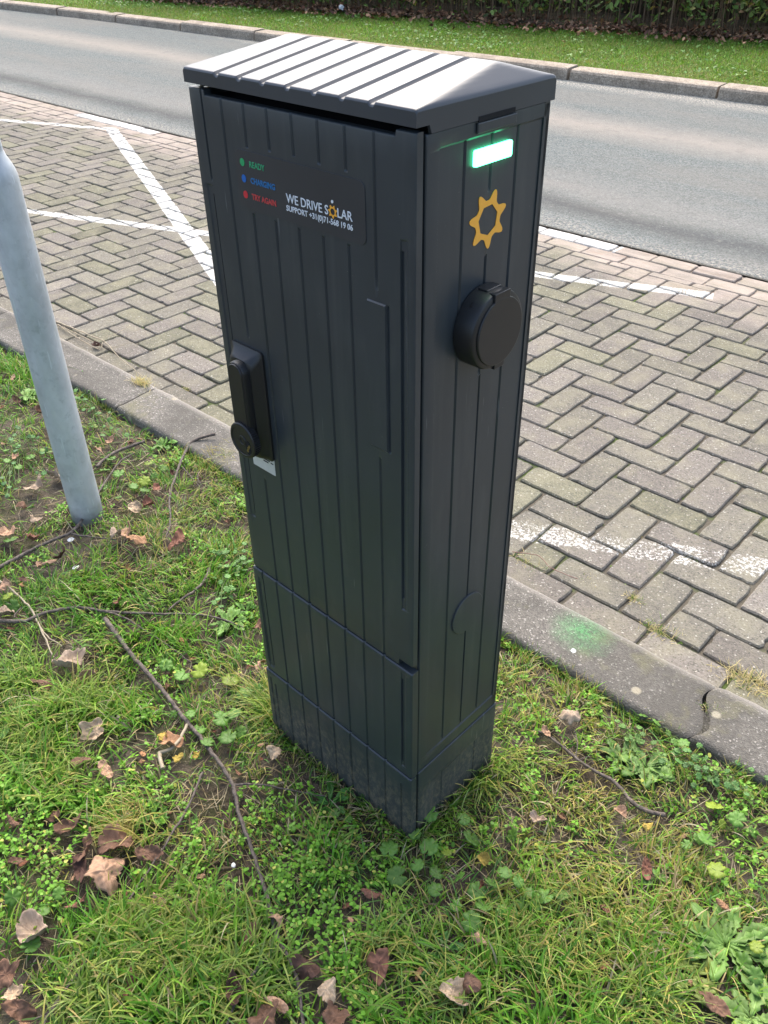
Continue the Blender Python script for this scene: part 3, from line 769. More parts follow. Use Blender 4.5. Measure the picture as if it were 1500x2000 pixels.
twig('pale thin twig entering at the left edge among brown leaves', [(-10,1128),(18,1148),(45,1172),(62,1192),(78,1225),(95,1262),(105,1285)], .0030, .0016, [([(78,1225),(98,1248),(122,1262)], .002, .001)], mat='stalk', seed=16)
twig('thin straight dark twig slanting down left below the long twig', [(396,1508),(375,1560),(335,1630),(290,1700),(262,1742),(246,1768)], .0028, .0016, seed=17)
twig('dark twig in the grass to the right of the post', [(1052,1428),(1090,1452),(1130,1485),(1165,1508),(1205,1532),(1245,1575),(1300,1592)], .0022, .0044, [([(1125,1482),(1127,1450),(1122,1425)], .0014, .0010), ([(1130,1484),(1150,1478),(1160,1492)], .001, .0007)], seed=18)
twig('brown twig at the bottom left edge of the grass', [(168,1878),(150,1905),(118,1945),(92,1985),(80,2030)], .0030, .0022, [([(118,1950),(95,1978),(60,1992)], .0016, .001)], seed=19)
twig('crooked pale stalk above the long twig, near yellow leaves', [(365,1416),(352,1442),(335,1462),(312,1470),(318,1500)], .0034, .0042, mat='stalk', seed=20, lift=.026)
twig('thin reddish twig lying on the kerb edge right of the post', [(1000,1077),(1040,1083),(1058,1090),(1072,1106),(1095,1118),(1128,1130)], .0012, .0010, mat='redbark', z=.010, seed=21)
twig('bundle of dry brown stalks on the paving beside the kerb', [(108,628),(140,640),(175,655),(205,668),(225,690),(250,712),(282,738)], .0030, .0010, [([(112,634),(150,652),(190,672)], .0026, .002), ([(150,645),(200,660),(248,640),(252,633)], .0012, .0008), ([(200,668),(205,680),(262,668)], .0012, .0008), ([(120,640),(165,668),(196,684)], .0022, .0014)], mat='stalk', z=.014, seed=22)

# ------------------------------------------------------------------ dead leaves
def leaf_mesh(size, seed, lobes=5, kind='maple'):
    rg = np.random.default_rng(seed); nr, na = 9, 84; th = np.linspace(0, 2*math.pi, na, endpoint=False)
    if kind == 'maple':
        nl = int(rg.integers(3, 6)); cen = np.linspace(-2.1, 2.1, nl) + rg.normal(0, .15, nl); amp = rg.uniform(.12, .34, nl); thw = (th + math.pi) % (2*math.pi) - math.pi
        prof = np.full(na, .70)
        for c_, a_ in zip(cen, amp): prof += a_ * np.exp(-((thw - c_) / .34) ** 2)
        prof *= 1 - .35 * np.exp(-((np.abs(thw) - math.pi) / .25) ** 2)
    elif kind == 'oval':
        cen = np.array([-.6, .6, 0]); prof = 1/np.sqrt((np.cos(th)/1.0)**2 + (np.sin(th)/.55)**2) * (1 + .18*np.exp(-(th/.25)**2))
    else:
        cen = np.array([-1.4, -.5, .5, 1.4]); prof = .85 + .08*np.sin(2*th + rg.random()*6) + .05*np.sin(3*th + rg.random()*6)
    sm = rg.normal(0, 1, na); sm = (sm + np.roll(sm, 1) + np.roll(sm, -1)) / 3
    prof = prof * (1 + .045 * sm) * (1 - .16 * (rg.random(na) < .05))
    prof = prof * (1 + .12 * np.sin(th + rg.random()*6) + .06*np.sin(2*th + rg.random()*6))
    c1, c2, c3 = rg.normal(0, .8), rg.uniform(.4, 1.8) * (1 if rg.random() < .65 else -1), rg.normal(0, .7); ph = rg.random()*50
    fold = rg.uniform(.0, .5); fd = rg.random() * 6.28
    P = [(0, 0, 0)]; T = [1]
    for r_ in range(1, nr + 1):
        s = r_ / nr
        for k in range(na):
            x = prof[k]*s*math.cos(th[k]); y = prof[k]*s*math.sin(th[k]); tw = (th[k] + math.pi) % (2*math.pi) - math.pi
            dv = min(abs((tw - c_)) * s for c_ in cen); vein = math.exp(-(dv / .05) ** 2)
            cr = float(vn(x * 2.2 + ph, y * 2.2, 1, 3)) - .5; cr2 = float(vn(x * 6 + ph, y * 6, 1, 5)) - .5
            q = x*math.cos(fd) + y*math.sin(fd)
            z = c1*x*x*.45 + c2*y*y*.65 + c3*x*y*.5 + .55*cr*s + .16*cr2 + .04*vein + fold * max(0, q - .25) ** 1.3 * 1.6
            P.append((x * (1 - .12*abs(c1)*s), y * (1 - .18*abs(c2)*s), z)); T.append(vein)
    P = np.array(P); P[:, 2] = np.tanh(P[:, 2] / 1.1) * 1.0; P = P * size; P[:, 2] -= P[:, 2].min()
    F = [(0, 1 + k, 1 + (k+1) % na) for k in range(na)]
    for r_ in range(nr - 1):
        for k in range(na): a = 1 + r_*na; F.append((a + k, a + na + k, a + na + (k+1) % na, a + (k+1) % na))
    b = len(P); L_ = rg.uniform(.3, .8); st = []
    for k in range(5):   # leaf stalk
        t = k / 4; st += [(-.05 - L_*t*.9, -.022 + .25*t*t*c3*.3, .03), (-.05 - L_*t*.9, .022 + .25*t*t*c3*.3, .03)]
    P = np.concatenate([P, np.array(st) * size]); T += [.4] * 10
    F += [(b + 2*k, b + 2*k + 1, b + 2*k + 3, b + 2*k + 2) for k in range(4)]
    return P, F, np.array(T)
LEAFPOS = []
def dead_leaf(px, py, size, colr, label, kind='maple', yaw=None, tilt=.25, seed=0, group=None, cat='leaf', z=None, lift=.016, name='dead_leaf', roll=None):
    rg = np.random.default_rng(seed * 13 + int(px))
    P, F, T = leaf_mesh(size, seed * 7 + int(py), kind=kind, lobes=5)
    mo = fbm(P[:, 0] / size * 1.5 + seed, P[:, 1] / size * 1.5, 1.6, 8)[:, None]; col = np.array(colr)[None] * (1 + .22*T[:, None]) * (.62 + .76 * mo) * rg.uniform(.9, 1.1, (len(P), 1))
    xy = gp(px, py, .06 if z is None else z); zz = (float(zsoil(*xy)) + lift) if z is None else z
    xy = gp(px, py, zz + .008)
    o = mobj(name, P, F, M['dead'], smooth=True, col=col)
    o.location = (xy[0], xy[1], zz); yaw = rg.random()*6.28 if yaw is None else yaw
    o.rotation_euler = (rg.normal(0, tilt) if roll is None else roll, rg.normal(0, tilt), yaw)
    m = o.modifiers.new('thick', 'SOLIDIFY'); m.thickness = .0006
    if z is None: LEAFPOS.append((xy[0], xy[1], size))
    # stalk
    tag(o, label, cat, group); return o
TAN = (.46, .27, .16); PINK = (.42, .30, .20); BRN = (.19, .10, .060); RED = (.23, .10, .060); ORG = (.42, .22, .11); PAL = (.58, .40, .24); DRK = (.10, .05, .035); YEL = (.42, .29, .06)
DL = [
 (72,948,.042,PINK,'large pale tan crumpled leaf left of the pole foot','maple'),
 (108,930,.034,PINK,'pale crumpled leaf touching the left side of the pole','maple'),
 (128,1295,.046,PINK,'large pale pinkish leaf below the level twig at the left','maple'),
 (172,1318,.022,TAN,'small curled leaf just right of the large pinkish leaf','round'),
 (88,1335,.026,BRN,'dark curled leaf just below the large pinkish leaf','oval'),
 (262,1058,.036,ORG,'orange tan curled leaf to the right of the forked twig','maple'),
 (250,1035,.026,TAN,'small tan leaf above the orange tan curled leaf','round'),
 (352,1058,.034,RED,'reddish brown curled leaf between the pole and the post','maple'),
 (288,985,.022,RED,'dark reddish leaf right of the pole foot','round'),
 (262,988,.022,PAL,'pale cream leaf right of the pole foot','round'),
 (225,1045,.022,PINK,'pinkish leaf at the tip of the forked twig side shoot','round'),
 (188,882,.018,TAN,'tan rolled leaf upright against the right of the pole','oval'),
 (255,860,.018,BRN,'dull purple brown leaf behind the thick twig stub','oval'),
 (215,857,.018,TAN,'narrow tan leaf above the thick twig stub','oval'),
 (305,950,.020,RED,'small red brown leaf near the bent twig','oval'),
 (30,890,.020,TAN,'upright curled tan leaf at the left edge above the large leaves','oval'),
 (75,800,.024,BRN,'dark brown leaf on the grass left of the pole shaft','round'),
 (30,778,.020,BRN,'brown crumpled leaf at the upper left edge of the near grass','oval'),
 (24,735,.014,TAN,'smallest tan leaf at the upper left of the near grass','oval'),
 (40,988,.024,BRN,'brown leaf between the large pale leaf and the left edge','maple'),
 (5,1040,.030,TAN,'leaf cut by the left edge of the photo above the forked twig','maple'),
 (62,1048,.028,RED,'folded red brown leaf above the forked twig','maple'),
 (68,1015,.022,PINK,'light leaf just above the folded red brown leaf','maple'),
 (95,1095,.018,TAN,'small tan leaf below the forked twig','oval'),
 (75,1100,.014,TAN,'tiny tan leaf left of the white scrap','oval'),
 (120,1080,.022,DRK,'dark rotten leaf below the fork of the twig','round'),
 (10,1140,.022,TAN,'tan leaf at the left edge beside the pale thin twig','maple'),
 (50,1130,.014,BRN,'small brown leaf beside the pale thin twig','oval'),
 (8,1195,.022,PINK,'pinkish leaf at the left edge over the level twig','round'),
 (232,1170,.016,RED,'pair of small red leaves halfway between the twigs','oval'),
 (442,1100,.014,BRN,'small brown leaf in the clover beside the post','oval'),
 (503,1222,.018,BRN,'brown leaf against the left edge of the lower panel','oval'),
 (512,1298,.018,TAN,'tan leaf tucked against the left corner of the post','oval'),
 (187,1425,.026,PAL,'small pale star shaped maple leaf on bare earth','maple'),
 (328,1450,.026,ORG,'curled orange brown leaf beside the crooked stalk','maple'),
 (322,1436,.013,YEL,'yellow leaf above the curled orange brown leaf','maple'),
 (348,1478,.013,YEL,'yellow brown leaf below the crooked stalk','maple'),
 (385,1470,.010,YEL,'small yellow leaf just left of the long twig','maple'),
 (540,1466,.018,PAL,'round pale leaf under grass at the left foot of the post','round'),
 (160,1488,.022,BRN,'dark leaf below the pale star shaped leaf','oval'),
 (205,1500,.020,TAN,'faded tan leaf below right of the star shaped leaf','oval'),
 (110,1590,.018,BRN,'small brown leaf in the chickweed at the left','oval'),
 (135,1608,.026,BRN,'flat brown leaf above the largest crumpled leaf','oval'),
 (22,1605,.015,BRN,'little brown leaf in the chickweed near the left edge','oval'),
 (200,1712,.052,TAN,'largest crumpled tan leaf with holes at the lower left','maple'),
 (172,1655,.030,BRN,'rolled brown leaf above the largest tan leaf','oval'),
 (228,1655,.034,BRN,'purplish brown leaf above right of the largest tan leaf','round'),
 (155,1690,.026,DRK,'dark folded leaf left of the largest tan leaf','oval'),
 (158,1762,.018,RED,'small red brown leaf just below the largest tan leaf','oval'),
 (30,1682,.016,BRN,'brown curled leaf between the chickweed and the largest leaf','oval'),
 (65,1820,.033,PINK,'flat purple brown leaf near the lower left edge','round'),
 (312,1765,.020,TAN,'pointed tan leaf lying on top of the lush grass','oval'),
 (256,1912,.020,RED,'small folded brown leaf in the lush grass at the bottom','oval'),
 (285,1665,.024,BRN,'brown leaf beneath the thin straight twig','oval'),
 (22,1940,.016,PAL,'pale torn leaf at the lower left edge','maple'),
 (35,1968,.026,BRN,'brown rolled leaf in the bottom left corner','oval'),
 (10,1900,.022,BRN,'brown leaf half out of the photo at the lower left edge','maple'),
 (1116,1402,.025,PINK,'curled pink tan leaf on the grass between post and kerb','maple'),
 (1068,1425,.013,TAN,'small orange tan leaf at the start of the right hand twig','oval'),
 (1052,1598,.017,PINK,'flat pinkish leaf right of the post foot','round'),
 (1212,1584,.014,TAN,'small tan leaf beside the lower end of the right hand twig','round'),
 (1264,1692,.018,RED,'red brown shrivelled leaf in the grass at the right','oval'),
 (1415,1765,.012,ORG,'tiny orange brown leaf above the big rosette plant','oval'),
 (1268,1612,.011,YEL,'tiny yellow leaf below the right hand twig','round'),
 (942,1677,.013,YEL,'small bright yellow leaf among the lobed leaves at the post foot','round'),
 (745,1878,.030,RED,'red brown pointed leaf on bare earth at the bottom centre','maple'),
 (728,1745,.016,RED,'small red brown leaf on the earth below the post corner','oval'),
 (603,1893,.024,DRK,'dark purple brown leaf touching the long twig','round'),
 (637,1932,.022,PAL,'cream brown leaf right of the bottom end of the long twig','maple'),
 (655,1985,.024,BRN,'brown leaf at the bottom edge right of the long twig','maple'),
 (880,1940,.028,PAL,'broad faded leaf at the bottom centre right','round'),
 (925,1925,.020,BRN,'curled brown leaf right of the broad faded leaf','round'),
 (520,1985,.028,BRN,'brown leaf at the bottom edge left of the long twig','maple'),
 (540,1955,.018,TAN,'thin tan leaf just left of the long twig near the bottom','oval'),
 (455,1925,.024,DRK,'dark leaf under the side shoot of the long twig','oval'),
 (535,1800,.016,TAN,'small tan leaf touching the long twig halfway down','oval'),
 (485,1830,.018,BRN,'small dark leaf left of the long twig halfway down','oval'),
 (935,1833,.018,TAN,'small tan leaf in the grass right of the bottom centre','oval'),
 (1182,1772,.011,RED,'tiny red leaf in the lower right grass','oval'),
 (1395,1960,.022,BRN,'brown leaf under the big rosette plant','oval'),
 (188,672,.024,DRK,'dark brown leaf on the paving edge below the dry stalks','oval'),
]
for i, (px, py, s, c, lab, k) in enumerate(DL):
    on_pave = (px, py) == (188, 672)
    dead_leaf(px, py, min(s, .034 + (s - .034) * .55) * 1.12 if s > .034 else s * 1.12, tuple(np.array(c) * (.86, .92, 1.0)), lab, k, lift=.024, seed=i + 1, z=.008 if on_pave else None, tilt=.3)
# nameless crumbs of leaf scattered through the turf
rg = np.random.default_rng(55)
FR = []
while len(FR) < 90:
    px = rg.uniform(-20, 1500); py = rg.uniform(700, 2000)
    w = 1.0 if (px < 520) else (.35 if px < 1000 else .14)
    if rg.random() > w: continue
    q = gp(px, py)
    if q[1] > -.32 or (-.36 < q[0] < .07 and q[1] > -.86): continue
    FR.append((px, py))
crumb_cols = [BRN, TAN, RED, DRK, ORG]
for i, (px, py) in enumerate(FR):
    dead_leaf(px, py, float(rg.uniform(.005, .012)), crumb_cols[i % 5], 'tiny brown scrap of dead leaf lying loose in the near grass', 'oval', seed=300 + i, group='scraps of dead leaf in the near grass', name='leaf_scrap', lift=.010)
# far leaves under the hedge
far = [(1026,57,.09,TAN,'broad tan leaf in the litter under the far hedge, right of the post'),(1048,60,.08,PINK,'tan leaf beside the broad one under the far hedge'),(1128,66,.07,ORG,'orange leaf on the far grass edge'),(1272,54,.09,ORG,'orange leaf highest in the litter at the far right'),(1188,45,.06,TAN,'leaf left of the highest orange leaf under the hedge'),
       (1165,68,.05,TAN,'small leaf under the far hedge between two orange ones'),(1320,75,.06,TAN,'tan leaf under the hedge near the right'),(1450,83,.06,TAN,'rightmost tan leaf on the far grass edge'),(850,58,.05,PAL,'pale leaf on the far grass behind the post lid'),(1100,80,.05,PAL,'small pale leaf on the far verge'),
       (665,8,.07,TAN,'tan leaf behind the white can on the far verge'),(768,20,.06,TAN,'curved tan leaf at the hedge foot right of the can'),(595,5,.07,TAN,'leaf at the top edge left of the white can'),(843,50,.06,DRK,'dark leaf standing on the far grass behind the lid'),(1385,52,.05,ORG,'small orange leaf inside the hedge foot at the right'),(1300,70,.05,RED,'reddish leaf under the far hedge right')]
for i, (px, py, s, c, lab) in enumerate(far):
    q = gp(px, py, .12); zz = float(zfar(*q)) + .03
    dead_leaf(px, py, s * .62, c, lab, 'maple', seed=500 + i, z=zz, tilt=.4)
rg = np.random.default_rng(91)
for i in range(70):
    x = rg.uniform(-11, .5); y = 8.55 + .135 * (x + 3.2) + rg.normal(-.14, .16); P, F, T = leaf_mesh(rg.uniform(.025, .055), 900 + i, kind='maple')
    cc = np.array([TAN, BRN, ORG, PINK, RED][i % 5]); o = mobj('hedge_foot_leaf', P, F, M['dead'], smooth=True, col=np.repeat(cc[None] * rg.uniform(.7, 1.1), len(P), 0))
    o.location = (x, y, float(zfar(x, y)) + .02); o.rotation_euler = (rg.normal(0, .4), rg.normal(0, .4), rg.random() * 6)
    tag(o, 'dead leaf in the scattered litter along the foot of the far hedge', 'leaf', 'leaf litter along the far hedge')

# white can on the far verge, white scraps and pebbles near
q = gp(667, 19, .13)
cn = empty('drinks_can', (q[0], q[1], float(zfar(*q)) + .055), (R(90), 0, R(55))); tag(cn, 'white drinks can lying on the far grass by the hedge', 'can')
mb = MB(); mb.loft([tube_ring(.026, -.06, 24), tube_ring(.033, -.052, 24), tube_ring(.033, .045, 24), tube_ring(.027, .058, 24), tube_ring(.024, .058, 24), tube_ring(.023, .054, 24)]); smooth_angle(mb.build('can_body', M['paper'], cn), 40)
mb = MB(); mb.loft([tube_ring(.0335, -.052, 24), tube_ring(.0335, -.040, 24)]); mb.build('red_band', flat('red_print_can', (.5, .05, .03)), cn)
def pebble(px, py, s, mat, label, cat, name, group=None, flatn=.6):
    rg = np.random.default_rng(int(px)); mb = MB(); rings = []
    for a in np.linspace(-1.4, 1.4, 7):
        rings.append([(s*math.cos(a)*math.cos(t)*(1 + .15*math.sin(2*t + px)), s*math.cos(a)*math.sin(t)*.8, s*flatn*math.sin(a)) for t in np.linspace(0, 2*math.pi, 10, endpoint=False)])
    mb.loft(rings); o = mb.build(name, M[mat]); smooth_angle(o, 60); p = gp(px, py, .05); o.location = (p[0], p[1], float(zsoil(*p)) + s*.3 + .006); o.rotation_euler = (0, 0, px); LEAFPOS.append((p[0], p[1], s))
    tag(o, label, cat, group)
pebble(447, 1770, .0075, 'pebble', 'round brown pebble on bare earth left of the long twig', 'pebble', 'pebble')
pebble(455, 1686, .0055, 'paper', 'tiny white stone on bare earth left of the long twig', 'pebble', 'pebble')
pebble(458, 1717, .004, 'pebble', 'smallest grey pebble between the white stone and brown pebble', 'pebble', 'pebble')
pebble(490, 1790, .005, 'pebble', 'small tan pebble touching the long twig at the bare patch', 'pebble', 'pebble')
pebble(146, 1102, .0085, 'paper', 'white scrap lying in the grass below the forked twig', 'litter', 'white_scrap', flatn=.25)
pebble(137, 1050, .0110, 'paper', 'flat white shell fragment under the fork of the twig', 'litter', 'shell_fragment', flatn=.2)
pebble(232, 1402, .0055, 'pebble', 'grey pebble on bare earth right of the star shaped leaf', 'pebble', 'pebble')
pebble(160, 733, .011, 'paper', 'small white flake on the kerb edge behind the pole', 'litter', 'white_flake', flatn=.2)

# ------------------------------------------------------------------ broad leaved plants
def lobed(Rr, seed, lobes=7):
    rg = np.random.default_rng(seed); na = lobes * 6; P = [(0, 0, 0)]; th = np.linspace(-math.pi, math.pi, na, endpoint=False)
    gap = np.exp(-((np.abs(np.abs(th) - math.pi)) / .16) ** 2)
    prof = (.86 + .14 * np.abs(np.cos(lobes * th / 2)) ** .7 + .035 * np.cos(lobes * 3 * th)) * (1 - .75 * gap)
    F = []
    for s in (.5, 1.0):
        for k in range(na):
            r_ = prof[k] * s if s == 1 else .5 * (prof[k] ** .5) * (1 - .3*gap[k])
            P.append((r_ * math.cos(th[k]), r_ * math.sin(th[k]), .10 * r_ * r_ * (1 + .6*math.cos(lobes * th[k])) + .05*math.sin(2*th[k] + seed)*r_))
    F = [(0, 1 + k, 1 + (k+1) % na) for k in range(na)] + [(1 + k, 1 + na + k, 1 + na + (k+1) % na, 1 + (k+1) % na) for k in range(na)]
    return np.array(P) * Rr, F
def rotm(a, b, c): return np.array(Euler((a, b, c)).to_matrix())
def lobed_plant(pts, Rr, label, tint=(.11, .23, .038), seed=0, group=None):
    rg = np.random.default_rng(seed); c = np.mean([gp(*p) for p in pts], 0); z0 = float(zsoil(*c))
    root = empty('cranesbill_plant', (c[0], c[1], z0)); tag(root, label, 'plant', group)
    ls = MB(); lc = []; stm = MB()
    for i, p in enumerate(pts):
        h = rg.uniform(.016, .040); w = gp(p[0], p[1], z0 + h); P, F = lobed(Rr * rg.uniform(.6, 1.2), seed + i)
        P = P @ rotm(rg.normal(0, .28), rg.normal(0, .28), rg.random() * 6.28).T + np.array([w[0] - c[0], w[1] - c[1], h])
        ls.add(P, F); t = np.array(tint) * rg.uniform(.75, 1.3) * (np.array([1.9, 1.25, .8]) if rg.random() < .1 else 1); lc += [t * rg.uniform(.92, 1.08) for _ in P]
        b = np.array([rg.normal(0, .012), rg.normal(0, .012), 0]); e = np.array([w[0] - c[0], w[1] - c[1], h]); m = (b + e) / 2 + [0, 0, .012]
        stm.loft(tube([b, m, e], .0008, .0006, k=4, seed=i, knob=0))
        LEAFPOS.append((w[0], w[1], Rr * .45))
    o = mobj('leaves', ls.V, ls.F, M['leaf'], root, smooth=True, col=np.clip(lc, 0, 1)); o.modifiers.new('thick', 'SOLIDIFY').thickness = .0004
    stm.build('stems', M['stem'], root)
M['stem'] = N('green_stem').fin((.12, .17, .05), .6)
CR = [
 ([(840,1590),(810,1628),(760,1658),(775,1712),(800,1727),(838,1655)], .0135, 'round lobed leaves at the foot of the post corner'),
 ([(852,1705),(872,1665),(898,1713),(850,1738),(815,1690)], .013, 'lobed leaves just below the corner of the post'),
 ([(920,1638),(905,1600),(1000,1632),(1012,1722),(960,1724),(985,1705)], .014, 'lobed leaves right of the post foot'),
 ([(1035,1745),(1062,1752),(1050,1765),(982,1780),(1020,1765),(1095,1748)], .0135, 'lobed leaves farthest right below the post'),
 ([(920,1800),(945,1770),(932,1742),(890,1770)], .013, 'yellowish lobed leaves at the bottom centre'),
 ([(388,1425),(432,1405),(405,1450),(372,1395),(455,1395)], .0150, 'blue green lobed leaves touching the long twig left of the post'),
 ([(478,1355),(450,1330),(470,1430),(445,1440),(502,1345),(355,1320),(390,1310)], .0150, 'blue green lobed leaves between the long twig and the post'),
 ([(230,972),(262,950),(232,925),(282,940),(202,952),(283,958),(205,918)], .0150, 'lobed leaves right of the pole foot'),
 ([(215,895),(290,905),(318,915),(300,930)], .0135, 'small lobed leaves behind the thick twig stub'),
 ([(14,900),(35,912),(60,893),(12,880),(30,870)], .013, 'lobed leaves at the left edge above the large tan leaves'),
 ([(60,1805),(85,1780),(25,1752),(60,1845),(115,1745)], .0165, 'pale lobed leaves around the purple leaf lower left'),
 ([(20,1055),(25,1185),(15,1165)], .016, 'lobed leaf at the left edge near the thin pale twig'),
 ([(1282,1412),(1305,1432),(1255,1398),(1335,1452),(1318,1450)], .010, 'small lobed leaves along the kerb at the right'),
 ([(1395,1575),(1440,1600),(1470,1625),(1410,1610),(1380,1640)], .013, 'lobed leaves near the right edge below the kerb'),
 ([(1340,1650),(1365,1640),(1265,1720),(1290,1712),(1400,1700)], .0125, 'lobed leaves above the big rosette plant'),
 ([(1475,1905),(1450,1880),(1478,1850)], .013, 'lobed leaf at the right edge beside the big rosette'),
 ([(625,1600),(655,1588),(640,1610),(682,1600)], .011, 'small lobed leaves in front of the plinth'),
 ([(175,1340),(340,1395),(325,1300)], .012, 'pair of lobed leaves left of the long twig top'),
 ([(20,1450),(38,1465),(8,1432)], .013, 'lobed leaves in the bright grass at the left edge'),
]
for i, (pts, r_, lab) in enumerate(CR): lobed_plant(pts, r_ * 1.15, lab, seed=40 + 9*i)
# little clover like carpet beside the post and pole
def carpet(pts, r_, label, seed, num, spread, tint):
    rg = np.random.default_rng(seed); P = []
    for (a, b) in pts:
        for _ in range(num): P.append((a + rg.normal(0, spread), b + rg.normal(0, spread * .6)))
    lobed_plant(P, r_, label, tint, seed)
carpet([(430,1075),(455,1110),(440,1160),(470,1090)], .0085, 'patch of small clover like leaves left of the lower panel', 401, 14, 18, (.12, .26, .06))
carpet([(30,850),(60,870),(25,935)], .0085, 'patch of small round leaves at the left edge', 402, 12, 22, (.09, .21, .06))
carpet([(180,800),(200,840),(165,770)], .0080, 'patch of small round leaves right beside the pole shaft', 403, 9, 16, (.10, .23, .05))
carpet([(1390,1510),(1440,1535),(1345,1475)], .0085, 'patch of small round leaves against the kerb at the right', 404, 12, 24, (.09, .20, .05))
carpet([(1230,1420),(1250,1440)], .0070, 'tiny round leaves in the grass before the kerb', 405, 8, 15, (.12, .24, .05))
carpet([(90,690),(60,700),(120,720)], .0075, 'patch of small leaves between pole and kerb', 406, 8, 20, (.10, .24, .05))

def rosette(px, py, num, L, label, tint, seed, upright=.45, width=.20):
    rg = np.random.default_rng(seed); c = gp(px, py, .045); z0 = float(zsoil(*c)); root = empty('rosette_plant', (c[0], c[1], z0 + .004)); tag(root, label, 'plant')
    for i in range(num):
        a = i * 2.4 + rg.normal(0, .2); Li = L * rg.uniform(.6, 1.1); n_ = 12; V = []; F = []; up = upright * rg.uniform(.6, 1.3)
        for k in range(n_ + 1):
            s = k / n_; w = Li * width * math.sin(math.pi * min(1, s * .93 + .04)) ** .8 * (.4 + .9 * s) * (1 + .28 * math.sin(s * 34 + seed) * (s < .92))
            d = Li * s * math.cos(up * (1 - s * .9)); z = Li * s * math.sin(up) * (1 - .55 * s) + .002
            for j, q in enumerate((-1, -.12, 0, .12, 1)): V.append((d, q * w, z + abs(q) * w * .35 - (.0012 if abs(q) < .2 else 0) + .003*math.sin(9*s + q*2)))
        for k in range(n_):
            for j in range(4): b = k*5 + j; F.append((b, b+1, b+6, b+5))
        V = np.array(V) @ rotm(0, 0, a).T; t = np.array(tint) * rg.uniform(.8, 1.2); cc = np.repeat(t[None], len(V), 0); cc[2::5] = t * 1.5 + .04
        o = mobj('leaf', V, F, M['leaf'], root, smooth=True, col=np.clip(cc, 0, 1)); o.modifiers.new('thick', 'SOLIDIFY').thickness = .0004
    LEAFPOS.append((c[0], c[1], L * .45))
G1 = (.16, .30, .06); G2 = (.20, .33, .08); G3 = (.12, .26, .04)
rosette(1262, 1498, 13, .055, 'pale green rosette plant beside the right hand twig', (.15, .27, .06), 1, .35, .24)
rosette(1215, 1480, 8, .05, 'smaller pale rosette left of the pale green one by the kerb', (.14, .26, .06), 2, .3, .24)
rosette(1418, 1850, 15, .082, 'big pale green rosette plant at the lower right', (.15, .28, .05), 3, .35, .17)
rosette(1352, 1905, 8, .05, 'yellowing rosette left of the big rosette plant', (.24, .31, .06), 4, .3, .26)
rosette(318, 868, 12, .048, 'bright green rosette at the kerb edge right of the pole', G3, 5, .6, .16)
rosette(250, 805, 10, .040, 'bright green rosette against the kerb behind the pole', G1, 6, .6, .18)
rosette(448, 1215, 11, .055, 'pale rosette plant left of the post near the level twig', G1, 7, .5, .17)
rosette(480, 1190, 7, .04, 'small rosette touching the left of the lower panel', G3, 8, .5, .2)
rosette(55, 775, 9, .045, 'pale rosette in the grass at the upper left', G1, 9, .4, .25)
rosette(855, 1855, 9, .050, 'low toothed rosette at the bottom centre', (.08, .20, .04), 10, .35, .13)
rosette(645, 1570, 8, .055, 'dark green narrow rosette in front of the plinth', (.07, .20, .03), 11, .6, .13)
rosette(1465, 1990, 9, .06, 'rosette in the bottom right corner', G2, 12, .4, .22)
rosette(300, 1590, 7, .035, 'tiny rosette on bare earth left of the thin dark twig', G3, 13, .4, .2)

# ------------------------------------------------------------------ grass, chickweed, straw
def blades(xy, z0, L, w, az, t0, t1, c0, c1, K=4):
    n_ = len(xy); s = np.linspace(0, 1, K + 1); P = np.zeros((n_, K + 1, 3)); P[:, 0, :2] = xy; P[:, 0, 2] = z0
    dx, dy = np.cos(az), np.sin(az)
    for k in range(1, K + 1):
        th = t0 + (t1 - t0) * (s[k] - .5 / K); st = L / K
        P[:, k, 0] = P[:, k-1, 0] + st * np.sin(th) * dx; P[:, k, 1] = P[:, k-1, 1] + st * np.sin(th) * dy; P[:, k, 2] = P[:, k-1, 2] + st * np.cos(th)
    P[:, :, 2] = np.maximum(P[:, :, 2], z0[:, None] + .002 + .004 * s[None])
    prof = np.array([.75, 1.0, .9, .6, .08]) if K == 4 else (1 - s) ** .6 + .05
    sx, sy = -dy, dx; tw = np.random.default_rng(3).normal(0, .5, n_)
    V = np.zeros((n_, K + 1, 2, 3)); ww = w[:, None] * prof[None] / 2
    for q, sg in enumerate((-1, 1)):
        V[:, :, q, 0] = P[:, :, 0] + sg * ww * sx[:, None]; V[:, :, q, 1] = P[:, :, 1] + sg * ww * sy[:, None]; V[:, :, q, 2] = P[:, :, 2] + sg * ww * tw[:, None]
    col = np.zeros((n_, K + 1, 2, 3)); f = s[None, :, None, None] ** 2; col[:] = c0[:, None, None, :] * (1 - f) + c1[:, None, None, :] * f
    b = (np.arange(n_) * (K + 1) * 2)[:, None] + (np.arange(K) * 2)[None]; F = np.stack([b, b + 1, b + 3, b + 2], -1).reshape(-1, 4)
    return V.reshape(-1, 3), F, col.reshape(-1, 3)

